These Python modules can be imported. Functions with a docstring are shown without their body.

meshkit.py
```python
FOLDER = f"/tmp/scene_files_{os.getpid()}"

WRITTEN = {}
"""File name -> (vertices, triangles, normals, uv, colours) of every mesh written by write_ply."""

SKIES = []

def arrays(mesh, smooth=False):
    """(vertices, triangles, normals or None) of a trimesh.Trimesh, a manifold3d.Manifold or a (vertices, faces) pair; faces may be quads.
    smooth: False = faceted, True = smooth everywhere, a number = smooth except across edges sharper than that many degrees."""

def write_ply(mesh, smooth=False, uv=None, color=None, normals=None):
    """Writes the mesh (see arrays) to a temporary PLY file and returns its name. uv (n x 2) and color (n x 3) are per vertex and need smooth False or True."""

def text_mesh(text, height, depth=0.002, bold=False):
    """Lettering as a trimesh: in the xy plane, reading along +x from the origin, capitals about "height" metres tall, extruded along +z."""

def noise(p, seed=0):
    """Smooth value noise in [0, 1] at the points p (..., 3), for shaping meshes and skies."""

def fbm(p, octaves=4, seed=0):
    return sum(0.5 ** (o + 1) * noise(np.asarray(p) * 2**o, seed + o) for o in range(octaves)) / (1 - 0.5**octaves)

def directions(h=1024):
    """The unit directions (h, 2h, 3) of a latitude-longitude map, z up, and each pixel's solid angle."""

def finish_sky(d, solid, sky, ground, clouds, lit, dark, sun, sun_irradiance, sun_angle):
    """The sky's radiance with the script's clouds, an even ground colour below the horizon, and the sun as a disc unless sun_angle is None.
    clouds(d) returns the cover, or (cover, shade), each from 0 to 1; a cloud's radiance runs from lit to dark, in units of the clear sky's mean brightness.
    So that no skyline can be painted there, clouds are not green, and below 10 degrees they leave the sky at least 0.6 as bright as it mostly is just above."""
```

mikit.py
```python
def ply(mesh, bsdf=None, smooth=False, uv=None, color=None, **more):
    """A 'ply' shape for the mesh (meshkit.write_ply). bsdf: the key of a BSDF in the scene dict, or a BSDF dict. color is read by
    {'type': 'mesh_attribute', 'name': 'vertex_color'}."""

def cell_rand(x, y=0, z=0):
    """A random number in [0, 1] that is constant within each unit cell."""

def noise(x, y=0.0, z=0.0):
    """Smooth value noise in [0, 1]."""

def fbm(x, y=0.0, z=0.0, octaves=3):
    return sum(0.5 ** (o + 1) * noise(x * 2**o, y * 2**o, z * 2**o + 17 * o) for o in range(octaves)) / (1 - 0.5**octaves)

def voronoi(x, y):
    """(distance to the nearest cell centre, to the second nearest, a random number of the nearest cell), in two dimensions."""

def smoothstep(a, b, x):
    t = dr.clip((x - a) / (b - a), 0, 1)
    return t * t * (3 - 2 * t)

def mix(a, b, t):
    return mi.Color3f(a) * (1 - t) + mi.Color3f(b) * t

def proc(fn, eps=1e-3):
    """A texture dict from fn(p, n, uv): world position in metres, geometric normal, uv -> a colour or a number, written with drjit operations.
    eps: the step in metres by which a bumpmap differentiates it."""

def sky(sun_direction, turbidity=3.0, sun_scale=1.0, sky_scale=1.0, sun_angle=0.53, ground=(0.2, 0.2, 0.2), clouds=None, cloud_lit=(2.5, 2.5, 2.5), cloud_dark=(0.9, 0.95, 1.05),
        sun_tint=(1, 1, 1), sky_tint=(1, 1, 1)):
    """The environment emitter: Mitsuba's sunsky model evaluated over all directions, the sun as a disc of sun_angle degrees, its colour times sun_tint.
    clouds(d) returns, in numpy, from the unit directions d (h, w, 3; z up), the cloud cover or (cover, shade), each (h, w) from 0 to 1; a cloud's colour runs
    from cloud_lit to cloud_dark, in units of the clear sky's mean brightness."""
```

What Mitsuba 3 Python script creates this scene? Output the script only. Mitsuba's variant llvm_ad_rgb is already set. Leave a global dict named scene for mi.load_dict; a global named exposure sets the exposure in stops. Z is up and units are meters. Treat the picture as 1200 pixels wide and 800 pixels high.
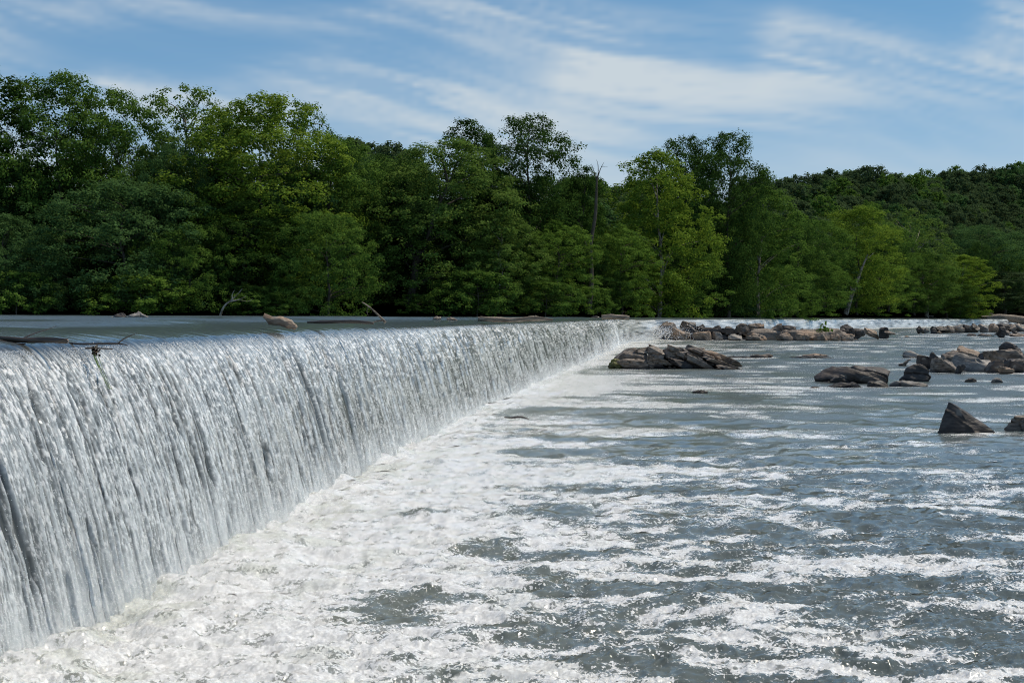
import math, random
import numpy as np, trimesh, mitsuba as mi, drjit as dr
import mikit, meshkit
from scipy.interpolate import PchipInterpolator

random.seed(7)
T = mi.ScalarTransform4f
scene, labels = {}, {}

# ------------------------------------------------------------------ camera, sky, exposure
EYE = np.array([0.0, 0.0, 3.36])
FOC = 1650.0
PITCH = math.atan(30.2 / FOC)
ROLL = 0.0046
FWD = np.array([0, math.cos(PITCH), -math.sin(PITCH)])
RIGHT = np.cross(FWD, [-ROLL, 0, 1.0]); RIGHT /= np.linalg.norm(RIGHT)
UP = np.cross(RIGHT, FWD)
scene['camera'] = {'type': 'perspective', 'fov': math.degrees(2 * math.atan(600 / FOC)), 'fov_axis': 'x', 'near_clip': 0.1, 'far_clip': 6000.0,
                   'to_world': T().look_at(origin=EYE.tolist(), target=(EYE + FWD).tolist(), up=UP.tolist())}

SUN_AZ, SUN_EL = math.radians(62), math.radians(58)
SUN = [math.sin(SUN_AZ) * math.cos(SUN_EL), math.cos(SUN_AZ) * math.cos(SUN_EL), math.sin(SUN_EL)]


def sstep(a, b, x):
    t = np.clip((x - a) / (b - a), 0, 1)
    return t * t * (3 - 2 * t)


def clouds(d):
    z = np.maximum(d[..., 2], 0.0)
    q = np.stack([d[..., 0] / (z + 0.10), d[..., 1] / (z + 0.10), np.zeros_like(z)], -1)
    warp = meshkit.fbm(q * 0.5 + 3.1, 3, seed=5) - 0.5
    warp2 = meshkit.fbm(q * 1.7 + 8.1, 3, seed=6) - 0.5
    # streaks of high cirrus, combed by the wind along one direction
    az = np.degrees(np.arctan2(d[..., 0], d[..., 1])); el = np.degrees(np.arcsin(np.clip(d[..., 2], -1, 1)))
    a, b = 0.98 * az - 0.2 * el, 0.2 * az + 0.98 * el
    flow = b + 1.6 * warp + 0.25 * np.sin(a * 0.35 + 1)
    fib = meshkit.fbm(np.stack([a * 0.16 + 1.5 * warp, flow * 1.3 + 0.8 * warp2, 0 * z], -1), 5, seed=23)
    thin = meshkit.fbm(np.stack([a * 0.3 + 1.5 * warp2, flow * 4.5, 0 * z], -1), 4, seed=29)
    broad = meshkit.fbm(np.stack([a * 0.07 + 0.8 * warp + 2.0, flow * 0.22 + 0.7, 0 * z], -1), 4, seed=13)
    tex = 0.22 + 1.15 * sstep(0.30, 0.72, 0.65 * fib + 0.35 * thin)
    cover = 0.06 + 0.36 * sstep(0.40, 0.72, broad) * tex
    # the combed patches seen over the wood: soft heads whose tails run down to the right
    for a0, e0, wl, wr, up, dn, sl, k in ((2.6, 10.2, 1.2, 8.5, 0.9, 1.5, -0.21, 0.62), (10.6, 10.6, 1.2, 9, 1.0, 2.0, -0.18, 0.62), (19.0, 10.6, 1.0, 9, 1.1, 1.8, -0.25, 0.7), (-7.5, 10.0, 3.0, 11, 0.6, 1.8, -0.17, 0.55),
                                          (-16, 9.0, 3.0, 8, 0.5, 1.5, -0.10, 0.5), (-14, 12.4, 6, 12, 0.5, 0.8, -0.06, 0.33), (-4, 12.6, 3, 9, 0.5, 0.7, -0.1, 0.25)):
        x = az - a0 + 1.2 * warp2 + 0.6 * warp
        y = el - e0 - sl * np.maximum(x, 0) - 0.22 * np.minimum(x, 0) + 1.6 * warp + 0.8 * warp2
        w = np.exp(-(x / np.where(x < 0, wl, wr)) ** 2 - (y / np.where(y > 0, up, dn)) ** 2)
        cover = cover + 1.25 * k * w * tex * (1 - cover)
    veil = (0.42 * sstep(9.5, 3.5, el) + 0.12 * sstep(16, 8, el)) * (0.75 + 0.5 * fib)
    return np.clip(cover + veil * (1 - np.clip(cover, 0, 1)), 0, 0.85) * sstep(-0.01, 0.01, d[..., 2])


scene['sky'] = mikit.sky(SUN, turbidity=3, sky_scale=0.95, clouds=clouds, cloud_lit=(3.15, 3.4, 3.5), cloud_dark=(1.2, 1.28, 1.4), sky_tint=(0.54, 1.05, 1.22), sun_tint=(0.95, 1.0, 1.06), ground=(0.12, 0.13, 0.12))
exposure = 1.25


# ------------------------------------------------------------------ helpers
def at(px, py, Y):
    """The point at depth Y seen where the photograph (1200 x 800) has the pixel."""
    d = FWD + RIGHT * (px - 600) / FOC + UP * (400 - py) / FOC
    return EYE + d * (Y / d[1])


def ground_y(px, py, z):
    d = FWD + RIGHT * (px - 600) / FOC + UP * (400 - py) / FOC
    return (z - EYE[2]) / d[2] * d[1]


def tag(key, label, cat=None, group=None, kind=None):
    labels[key] = {'label': label}
    for k, v in (('category', cat), ('group', group), ('kind', kind)):
        if v:
            labels[key][k] = v


def fresh(name):
    if not any(k == name or k.startswith(name + '__') for k in scene):
        return name
    n = 1
    while any(k == f'{name}_{n:03d}' or k.startswith(f'{name}_{n:03d}__') for k in scene):
        n += 1
    return f'{name}_{n:03d}'


def grid_faces(r, c):
    i, j = np.meshgrid(np.arange(r - 1), np.arange(c - 1), indexing='ij')
    a = (i * c + j).ravel()
    return np.vstack([np.stack([a, a + 1, a + c + 1], 1), np.stack([a, a + c + 1, a + c], 1)])


def grid_normals(P):
    du, dv = np.gradient(P, axis=1), np.gradient(P, axis=0)
    n = np.cross(du, dv)
    n /= np.linalg.norm(n, axis=2, keepdims=True) + 1e-12
    return n


def grid_shape(P, N, uv, bsdf, color=None):
    r, c = P.shape[:2]
    f = grid_faces(r, c)
    v, n = P.reshape(-1, 3), N.reshape(-1, 3)
    fn = np.cross(v[f[0, 1]] - v[f[0, 0]], v[f[0, 2]] - v[f[0, 0]])
    if fn @ n[f[0, 0]] < 0:
        f = f[:, ::-1]
    path = meshkit.write_ply((v, f), False, uv.reshape(-1, 2), None if color is None else color.reshape(-1, 3), normals=n)
    return {'type': 'ply', 'filename': path, 'face_normals': False, 'bsdf': {'type': 'ref', 'id': bsdf}}


def fb(x, y, z=0.0, o=3, seed=0):
    return meshkit.fbm(np.stack(np.broadcast_arrays(x, y, z), -1), o, seed)


def ns(x, y, z=0.0, seed=0):
    return meshkit.noise(np.stack(np.broadcast_arrays(x, y, z), -1), seed)


def tube(points, radii, sides=8, bumps=0.12, seed=0, cap=True):
    """A wooden limb: a tapered tube along the points with an uneven surface and closed ends."""
    p = np.asarray(points, float)
    n0 = len(p)
    t0 = np.linspace(0, 1, n0)
    m = max(n0, 3 * (n0 - 1) + 1)
    t = np.linspace(0, 1, m)
    p = PchipInterpolator(t0, p)(t) if n0 > 2 else p[0] + (p[-1] - p[0]) * t[:, None]
    r = np.interp(t, np.linspace(0, 1, len(radii)), radii)
    tan = np.gradient(p, axis=0)
    tan /= np.linalg.norm(tan, axis=1, keepdims=True) + 1e-12
    ref = np.array([0.31, 0.17, 0.93]) if abs(tan[:, 2]).mean() < 0.8 else np.array([0.9, 0.3, 0.1])
    a = np.cross(tan, ref); a /= np.linalg.norm(a, axis=1, keepdims=True)
    b = np.cross(tan, a)
    ang = np.arange(sides) * 2 * np.pi / sides
    k = 1 + bumps * (2 * ns(np.arange(m)[:, None] * 0.7 + seed * 9.1, ang[None] * 1.3, seed * 3.7) - 1)
    v = p[:, None] + (r[:, None] * k)[..., None] * (np.cos(ang)[None, :, None] * a[:, None] + np.sin(ang)[None, :, None] * b[:, None])
    i, j = np.meshgrid(np.arange(m - 1), np.arange(sides), indexing='ij')
    q = np.stack([i * sides + j, i * sides + (j + 1) % sides, (i + 1) * sides + (j + 1) % sides, (i + 1) * sides + j], -1).reshape(-1, 4)
    f = np.vstack([q[:, [0, 1, 2]], q[:, [0, 2, 3]]])
    v = v.reshape(-1, 3)
    if cap:
        v = np.vstack([v, p[0], p[-1]])
        s = np.arange(sides); s2 = (s + 1) % sides; e = (m - 1) * sides
        f = np.vstack([f, np.stack([s2, s, np.full(sides, len(v) - 2)], 1), np.stack([e + s, e + s2, np.full(sides, len(v) - 1)], 1)])
    return trimesh.Trimesh(v, f, process=False)


def join(ms):
    return trimesh.util.concatenate(ms)


# ------------------------------------------------------------------ materials
N_, F_, mixc, st = mikit.noise, mikit.fbm, mikit.mix, mikit.smoothstep


def leaf_bsdf(name, a, b, c, trans=0.7):
    def fn(p, n, uv):
        g = F_(p.x * 0.45, p.y * 0.45, p.z * 0.45, 2)
        r = mikit.cell_rand(p.x * 2.6, p.y * 2.6, p.z * 2.6)
        col = mixc(a, b, st(0.3, 0.7, g))
        return mixc(col, c, st(0.7, 1.0, r) * 0.6) * (0.72 + 0.56 * r)
    scene[name] = {'type': 'principledthin', 'base_color': mikit.proc(fn), 'roughness': 0.42, 'diff_trans': trans, 'spec_trans': 0.0, 'eta': 1.4}


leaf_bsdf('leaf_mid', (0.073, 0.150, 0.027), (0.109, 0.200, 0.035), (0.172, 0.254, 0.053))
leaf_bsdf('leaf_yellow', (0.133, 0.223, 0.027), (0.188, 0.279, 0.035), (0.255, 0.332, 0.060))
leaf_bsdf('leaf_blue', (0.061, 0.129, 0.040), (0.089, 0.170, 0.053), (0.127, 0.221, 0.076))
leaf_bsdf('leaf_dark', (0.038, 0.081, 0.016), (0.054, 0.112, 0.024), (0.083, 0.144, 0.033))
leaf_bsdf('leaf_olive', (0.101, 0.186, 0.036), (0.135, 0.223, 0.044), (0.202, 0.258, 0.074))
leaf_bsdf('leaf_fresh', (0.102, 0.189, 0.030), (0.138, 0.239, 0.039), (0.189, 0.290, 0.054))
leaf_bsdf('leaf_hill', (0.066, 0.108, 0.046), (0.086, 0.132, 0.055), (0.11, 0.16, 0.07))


def bark_fn(p, n, uv):
    g = F_(p.x * 5, p.y * 5, p.z * 1.2, 3)
    return mixc((0.055, 0.045, 0.035), (0.16, 0.14, 0.115), g)


scene['bark'] = {'type': 'diffuse', 'reflectance': mikit.proc(bark_fn)}


def pale_bark_fn(p, n, uv):
    g = F_(p.x * 4, p.y * 4, p.z * 2.0, 3)
    return mixc((0.16, 0.135, 0.105), (0.42, 0.38, 0.32), st(0.35, 0.65, g))


scene['pale_bark'] = {'type': 'diffuse', 'reflectance': mikit.proc(pale_bark_fn)}


def drift_fn(p, n, uv):
    g = F_(p.x * 3, p.y * 3, p.z * 14, 3)
    return mixc((0.07, 0.055, 0.042), (0.30, 0.245, 0.19), st(0.3, 0.75, g))


scene['driftwood_grain'] = {'type': 'principled', 'base_color': mikit.proc(drift_fn), 'roughness': 0.7}


def wetwood_fn(p, n, uv):
    g = F_(p.x * 12, p.y * 12, p.z * 40, 3)
    return mixc((0.018, 0.014, 0.012), (0.085, 0.065, 0.05), g)


scene['wet_wood'] = {'type': 'principled', 'base_color': mikit.proc(wetwood_fn), 'roughness': 0.3}


def rock_bsdf(name, dark, light, tan, amount):
    def fn(p, n, uv):
        g = F_(p.x * 1.7, p.y * 1.7, p.z * 2.4, 4)
        h = F_(p.x * 7 + 3, p.y * 7, p.z * 16, 3)
        r = F_(p.x * 0.6 + 9, p.y * 0.6, p.z * 0.9, 3)
        col = mixc(dark, light, st(0.3, 0.72, 0.6 * g + 0.4 * h))
        col = mixc(col, tan, st(0.5, 0.72, r) * amount)
        lich = st(0.66, 0.74, F_(p.x * 3.1, p.y * 3.1 + 4, p.z * 3.1, 3))
        zz = p.z - 0.75 * st(195.0, 335.0, p.y)
        wet = st(0.24, 0.05, zz + 0.16 * (g - 0.5)) 
        wet = dr.select(p.z > 2.0, 0.0, wet)
        return mixc(col, (0.24, 0.235, 0.21), lich * 0.45) * (0.8 + 0.4 * h) * (1 - 0.62 * wet)
    def bump(p, n, uv):
        return F_(p.x * 9, p.y * 9, p.z * 18, 3)
    scene[name] = {'type': 'bumpmap', 'arbitrary': mikit.proc(bump, 0.01), 'scale': 0.03, 'bsdf': {'type': 'principled', 'base_color': mikit.proc(fn), 'roughness': 0.62, 'specular': 0.4}}


rock_bsdf('rock_grey', (0.068, 0.055, 0.045), (0.26, 0.212, 0.172), (0.35, 0.235, 0.155), 0.85)
rock_bsdf('rock_moss', (0.05, 0.052, 0.02), (0.16, 0.16, 0.05), (0.22, 0.22, 0.06), 0.8)
rock_bsdf('rock_dark', (0.022, 0.019, 0.018), (0.075, 0.065, 0.06), (0.10, 0.075, 0.058), 0.5)
rock_bsdf('rock_pale', (0.13, 0.12, 0.11), (0.31, 0.285, 0.255), (0.34, 0.26, 0.19), 0.6)
rock_bsdf('rock_tan', (0.15, 0.10, 0.07), (0.34, 0.25, 0.18), (0.40, 0.29, 0.20), 0.7)


def soil_fn(p, n, uv):
    return mixc((0.03, 0.026, 0.018), (0.065, 0.07, 0.03), F_(p.x * 0.35, p.y * 0.35, 0.0, 4))


scene['soil'] = {'type': 'diffuse', 'reflectance': mikit.proc(soil_fn)}


def concrete_fn(p, n, uv):
    return mixc((0.05, 0.055, 0.045), (0.16, 0.155, 0.14), F_(p.x, p.y, p.z * 3, 4))


scene['wet_concrete'] = {'type': 'diffuse', 'reflectance': mikit.proc(concrete_fn)}


def river_rough(p, n, uv):
    ruffled = st(0.33, 0.50, F_(p.x * 0.16 + 2, p.y * 0.17, 0.0, 4))
    return 0.09 + st(0.5, 5.0, uv.x) * (0.05 + 0.26 * ruffled)


def water_rough(p, n, uv):
    r = F_(p.x * 0.5, p.y * 0.45, 0.0, 4)
    return 0.11 + st(12.0, 80.0, p.y) * (0.06 + 0.26 * st(0.35, 0.62, r))


def bubbles(p):
    b = 0.50 * N_(p.x * 46, p.y * 46, 0.0) + 0.28 * N_(p.x * 19 + 5, p.y * 23, 3.0) + 0.22 * N_(p.x * 97, p.y * 97, 7.0)
    return st(0.18, 0.82, b)


def foam_weight(p, n, uv):
    lace = F_(p.x * 4.6 + 2.3 * p.y, p.y * 7.0 - 2.0 * p.x, 7.0, 3)
    d = (uv.x - 0.002 * p.y) * (0.55 + 0.9 * st(0.28, 0.68, lace))
    b = bubbles(p)
    film = st(0.30, 0.95, d) * 0.62
    return dr.clip(dr.maximum(film, st(-0.10, 0.16, d - (1.02 - 0.2 * d) * (1 - b))), 0, 1)


def foam_colour(p, n, uv):
    b = bubbles(p + 0.31)
    big = F_(p.x * 1.6, p.y * 1.9, 4.0, 3)
    near = dr.exp(-dr.maximum(uv.y, 0) / 4)
    return mixc((0.74, 0.745, 0.74), (0.58, 0.60, 0.54), near * st(0.52, 0.70, big) * 0.8) * (0.80 + 0.34 * b)


def water_colour(p, n, uv):
    return mixc((0.074, 0.094, 0.097), (0.22, 0.235, 0.20), dr.exp(-dr.maximum(uv.y, 0) / 5))


scene['foam_bsdf'] = {'type': 'principled', 'base_color': mikit.proc(foam_colour), 'roughness': 0.2, 'eta': 1.33}
scene['pool_bsdf'] = {'type': 'blendbsdf', 'weight': mikit.proc(foam_weight),
                      'a': {'type': 'principled', 'base_color': mikit.proc(water_colour), 'roughness': mikit.proc(water_rough), 'eta': 1.33},
                      'b': {'type': 'ref', 'id': 'foam_bsdf'}}
scene['fall_bsdf'] = {'type': 'principled', 'base_color': {'type': 'mesh_attribute', 'name': 'vertex_color'}, 'roughness': 0.11, 'eta': 1.36}
scene['river_bsdf'] = {'type': 'principled', 'base_color': {'type': 'rgb', 'value': [0.058, 0.080, 0.090]}, 'roughness': mikit.proc(river_rough), 'eta': 1.33}
scene['spray_bsdf'] = {'type': 'principled', 'base_color': {'type': 'rgb', 'value': [0.86, 0.87, 0.88]}, 'roughness': 0.25, 'eta': 1.33}

# ------------------------------------------------------------------ the dam's line
LIPBACK = 1.27
by = []
for px, py in ((30, 776), (135, 706), (240, 645), (430, 550), (600, 461), (700, 416), (735, 401)):
    y = ground_y(px, py, 0.0)
    by.append((y, at(px, py, y)[0]))
by = np.array(by)
co = np.polyfit(np.log(by[:, 0]), by[:, 1], 3)
print('foot fit', np.round(by[:, 0], 1), np.round(np.polyval(co, np.log(by[:, 0])) - by[:, 1], 2))
slope0 = (by[1, 1] - by[0, 1]) / (by[1, 0] - by[0, 0])
near = [(y, by[0, 1] + slope0 * (y - by[0, 0])) for y in (1.0, 6, 10)] + [(y, np.polyval(co, np.log(y))) for y in (13.5, 17, 21, 26, 34, 45, 65, 90, 120, 150, 178)]
x178 = near[-1][1]
far_pts = [(205, at(764, 380, 205)[0] + 1.2), (222, 30.5), (270, 52.0), (330, at(1003, 380, 330)[0]), (400, at(1098, 380, 400)[0]), (480, at(1180, 380, 480)[0]), (600, 245.0)]
line = np.array(near + far_pts)
BASE_X = PchipInterpolator(line[:, 0], line[:, 1])


def pool_z(Y):
    return 0.75 * sstep(195, 335, Y) + 0.45 * sstep(335, 500, Y)


def dam_frame(Y):
    X = BASE_X(Y); dX = BASE_X(Y, 1)
    L = np.sqrt(1 + dX * dX)
    return X, np.stack([1 / L, -dX / L], -1)        # foot point, horizontal direction in which the water falls


def lip(Y):
    X, n = dam_frame(Y)
    return X - LIPBACK * n[..., 0], Y - LIPBACK * n[..., 1]


_Y = np.linspace(6, 560, 6000)
_lx, _ly = lip(_Y)
_lpx = 600 + FOC * _lx / _ly


def crest_y(px):
    return float(np.interp(px, _lpx, _ly))


# ------------------------------------------------------------------ river (upper water) and waterfall: one sheet, split at the lip
cols = np.concatenate([np.linspace(1.5, 10.8, 36), 1 / np.linspace(1 / 11, 1 / 205, 1010), np.linspace(206, 590, 150)])
X0, nn = dam_frame(cols)
S = np.concatenate([[0], np.cumsum(np.hypot(np.diff(X0), np.diff(cols)))])
up_a = np.concatenate([np.geomspace(320, 0.06, 80) - 0.06 + 0.02])
uu = np.linspace(0, 1, 420) ** 1.0
U = 1.30 * (1 - (1 - uu) ** 1.25) / 1.0
U = np.interp(np.linspace(0, 1, 285), np.concatenate([[0], np.cumsum(np.hypot(np.diff(U), np.diff(0.19 * U + 1.75 * U * U)))]) / np.sum(np.hypot(np.diff(U), np.diff(0.19 * U + 1.75 * U * U))), U)
lipx, lipy = X0 - LIPBACK * nn[:, 0], cols - LIPBACK * nn[:, 1]
# upper water
A = up_a[:, None]
dirx = -np.ones_like(cols) * 0.994
diry = np.full_like(cols, 0.11)
w_turn = sstep(0, 6, A)
ux = -nn[None, :, 0] * (1 - w_turn) + dirx * w_turn
uy = -nn[None, :, 1] * (1 - w_turn) + diry * w_turn
RX, RY = lipx + ux * A, lipy + uy * A
RZ = 3.17 - 0.17 * np.exp(-A / 0.9) + 0 * RX
dep = np.hypot(RX, RY)
damp = sstep(0.0, 4.0, A) * 1 / (1 + dep / 110)
RZ = RZ + damp * (0.05 * (fb(RX * 1.6, RY * 1.3, 1.0, 3, 2) - 0.5) * sstep(30, 8, A) + 0.12 * (fb(RX * 0.8, RY * 0.6, 0, 3, 3) - 0.5) + 0.26 * (fb(RX * 0.14, RY * 0.22, 2.0, 2, 4) - 0.5))
# ripples that gather into furrows towards the lip
furrow = (fb(S[None, :] * 5.0, A * 0.5, 0, 3, 8) - 0.5)
RZ = RZ + 0.02 * furrow * np.exp(-A / 0.8)
# falling sheet
u = U[:, None]
drop = 0.19 * u + 1.75 * u * u
arc = np.concatenate([[0], np.cumsum(np.hypot(np.diff(U), np.diff(drop[:, 0])))])[:, None]
slope = 0.19 + 3.5 * u
nl = np.sqrt(1 + slope ** 2)
nu, nz = slope / nl, 1 / nl
s = S[None, :]
ws = s + 0.10 * (fb(s * 1.3, arc * 0.9, 0, 3, 31) - 0.5) * sstep(0.3, 2.5, arc) + 0.03 * (fb(s * 6, arc * 2.2, 0, 2, 33) - 0.5) * sstep(0.5, 2.0, arc)
lowf = fb(s * 0.9, arc * 0.15, 0, 3, 37)
split1 = np.abs(fb(ws * 1.9, arc * 0.16, 0, 3, 41) - 0.5)                 # thin clefts between the ropes of water
split2 = np.abs(fb(ws * 7.5, arc * 0.4, 3, 2, 42) - 0.5)
rope = fb(ws * 15.0, arc * 0.40, 0, 3, 44)
fine = fb(ws * 34.0, arc * 1.3, 0, 2, 43)
grain = fb(ws * 34.0, arc * 13.0, 0, 2, 47)
grain2 = ns(ws * 61.0, arc * 40.0, 0, 49)
blob = fb(ws * 9.0, arc * 5.0, 0, 2, 51)
amp = sstep(0.10, 0.9, arc)
breakup = fb(ws * 4.0, arc * 1.6, 7, 2, 57)
c1 = sstep(0.028, 0.006, split1 + 0.035 * (breakup - 0.42)) * amp
c2 = sstep(0.058, 0.014, split2 + 0.16 * (breakup - 0.40)) * amp
cleft = np.maximum(c1, 0.55 * c2)
bub = sstep(0.10, 0.38, arc) * (0.22 + 0.78 * sstep(1.9, 0.5, arc))         # lip band: bubbly
H = (0.04 * (lowf - 0.5) + 0.034 * (rope - 0.5) + 0.022 * (fine - 0.5) - 0.05 * cleft) * amp + 0.022 * (blob - 0.5) * amp * sstep(0.8, 2.6, arc)
H = H + bub * (0.022 * (grain - 0.5) + 0.012 * (grain2 - 0.5)) * (1 - cleft)
H = H + 0.02 * furrow[-1][None, :] * np.exp(-arc / 0.3)
FX = lipx + (u + nu * H) * nn[:, 0]
FY = lipy + (u + nu * H) * nn[:, 1]
FZ = 3.0 - drop + nz * H
RZ[-1] = FZ[0]
RX[-1], RY[-1] = FX[0], FY[0]
allP = np.concatenate([np.stack([RX, RY, RZ], -1), np.stack([FX, FY, FZ], -1)[1:]])
allN = grid_normals(allP)
if allN[len(up_a) // 2, 500, 2] < 0:
    allN = -allN
nr = len(up_a)
# aeration: clefts are clear and show the dark dam, the ropes between are full of air
air0 = 0.56 + (0.25 + 0.5 * sstep(2.0, 0.6, arc)) * (grain - 0.5) + 1.15 * (fine - 0.5) + 0.35 * (rope - 0.5) + 0.25 * (lowf - 0.5) + 0.35 * (grain2 - 0.5)
air0 = 0.22 + 0.80 * sstep(0.16, 0.86, air0)
air = sstep(0.06, 0.40, arc + 0.15 * (rope - 0.5)) * air0
air = air * (1 - 0.92 * cleft)
streakw = sstep(0.56, 0.72, fb(s * 0.5, arc * 0.08, 0, 3, 59)) * sstep(0.2, 0.5, arc)
air = air + streakw * 0.8 * (grain - 0.35) * (1 - cleft)
foot = sstep(2.45, 3.45, arc + 0.9 * (fb(s * 1.4, arc, 5, 3, 58) - 0.5))
air = np.clip(air * (1 - foot) + foot * (0.95 + 0.8 * (fine - 0.5)), 0, 1.3)
white = sstep(0.60, 0.70, grain + 0.35 * (grain2 - 0.5)) * (1 - cleft) * sstep(0.2, 0.45, arc) * (0.35 + 0.65 * sstep(2.2, 0.4, arc))
fcol = np.array([0.040, 0.046, 0.048]) * (1 - air[..., None]) + np.array([0.455, 0.49, 0.505]) * air[..., None]
fcol = fcol * (1 - white[..., None]) + 0.86 * white[..., None]
scene['river'] = grid_shape(allP[:nr], allN[:nr], np.stack([np.broadcast_to(A, RX.shape), np.broadcast_to(s, RX.shape)], -1), 'river_bsdf')
tag('river', 'calm upper river water above the dam, rippled and dark blue grey', 'river', kind='structure')
scene['waterfall'] = grid_shape(allP[nr - 1:], allN[nr - 1:], np.stack([np.broadcast_to(s, FX.shape), np.broadcast_to(arc, FX.shape)], -1), 'fall_bsdf', fcol)
tag('waterfall', 'sheet of water falling over the long dam in grey and white streaks', 'waterfall', kind='structure')

# dam body behind the sheet
dY = np.concatenate([np.linspace(1.5, 12, 10), np.geomspace(13, 205, 60), np.linspace(210, 590, 60)])
dX0, dn = dam_frame(dY)
prof = [(-3.0, -3.0), (-2.2, 2.62), (-1.45, 2.72), (-0.95, 2.5), (-0.65, 1.9), (-0.45, 1.0), (-0.30, -0.2), (-0.2, -3.0)]
dP = np.array([[dX0 + (o) * dn[:, 0], dY + (o) * dn[:, 1], np.full_like(dY, z)] for o, z in prof]).transpose(0, 2, 1)
scene['dam'] = mikit.ply((dP.reshape(-1, 3), grid_faces(*dP.shape[:2])), 'wet_concrete', smooth=False)
tag('dam', 'long low concrete dam curving across the river under the falling water', 'dam')

# ------------------------------------------------------------------ the pool below
rowsY = 1 / np.linspace(1 / 8.2, 1 / 150, 540)
rowsY = np.concatenate([np.linspace(1.0, 8.0, 14), rowsY, np.linspace(151, 600, 120)])
w_in = np.linspace(0, 1, 760)
BX, bn = dam_frame(rowsY)
XL = BX - 0.12
XR = np.maximum(0.385 * rowsY, XL + 8)
PX = np.concatenate([XL[:, None] + (XR - XL)[:, None] * w_in[None, :], XR[:, None] + (rowsY[:, None] * 0.5 + 12) * np.linspace(0.03, 1, 40)[None, :]], 1)
PY = np.broadcast_to(rowsY[:, None], PX.shape).copy()
D = (PX - BX[:, None]) * bn[:, :1]
rs = np.gradient(rowsY)[:, None]                      # spacing of the rows: finer waves than this cannot be carried


def keep(wl):
    return sstep(1.3, 0.35, rs / wl)


def fine_only(wl):
    return sstep(0.6, 0.2, rs / wl)


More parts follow.
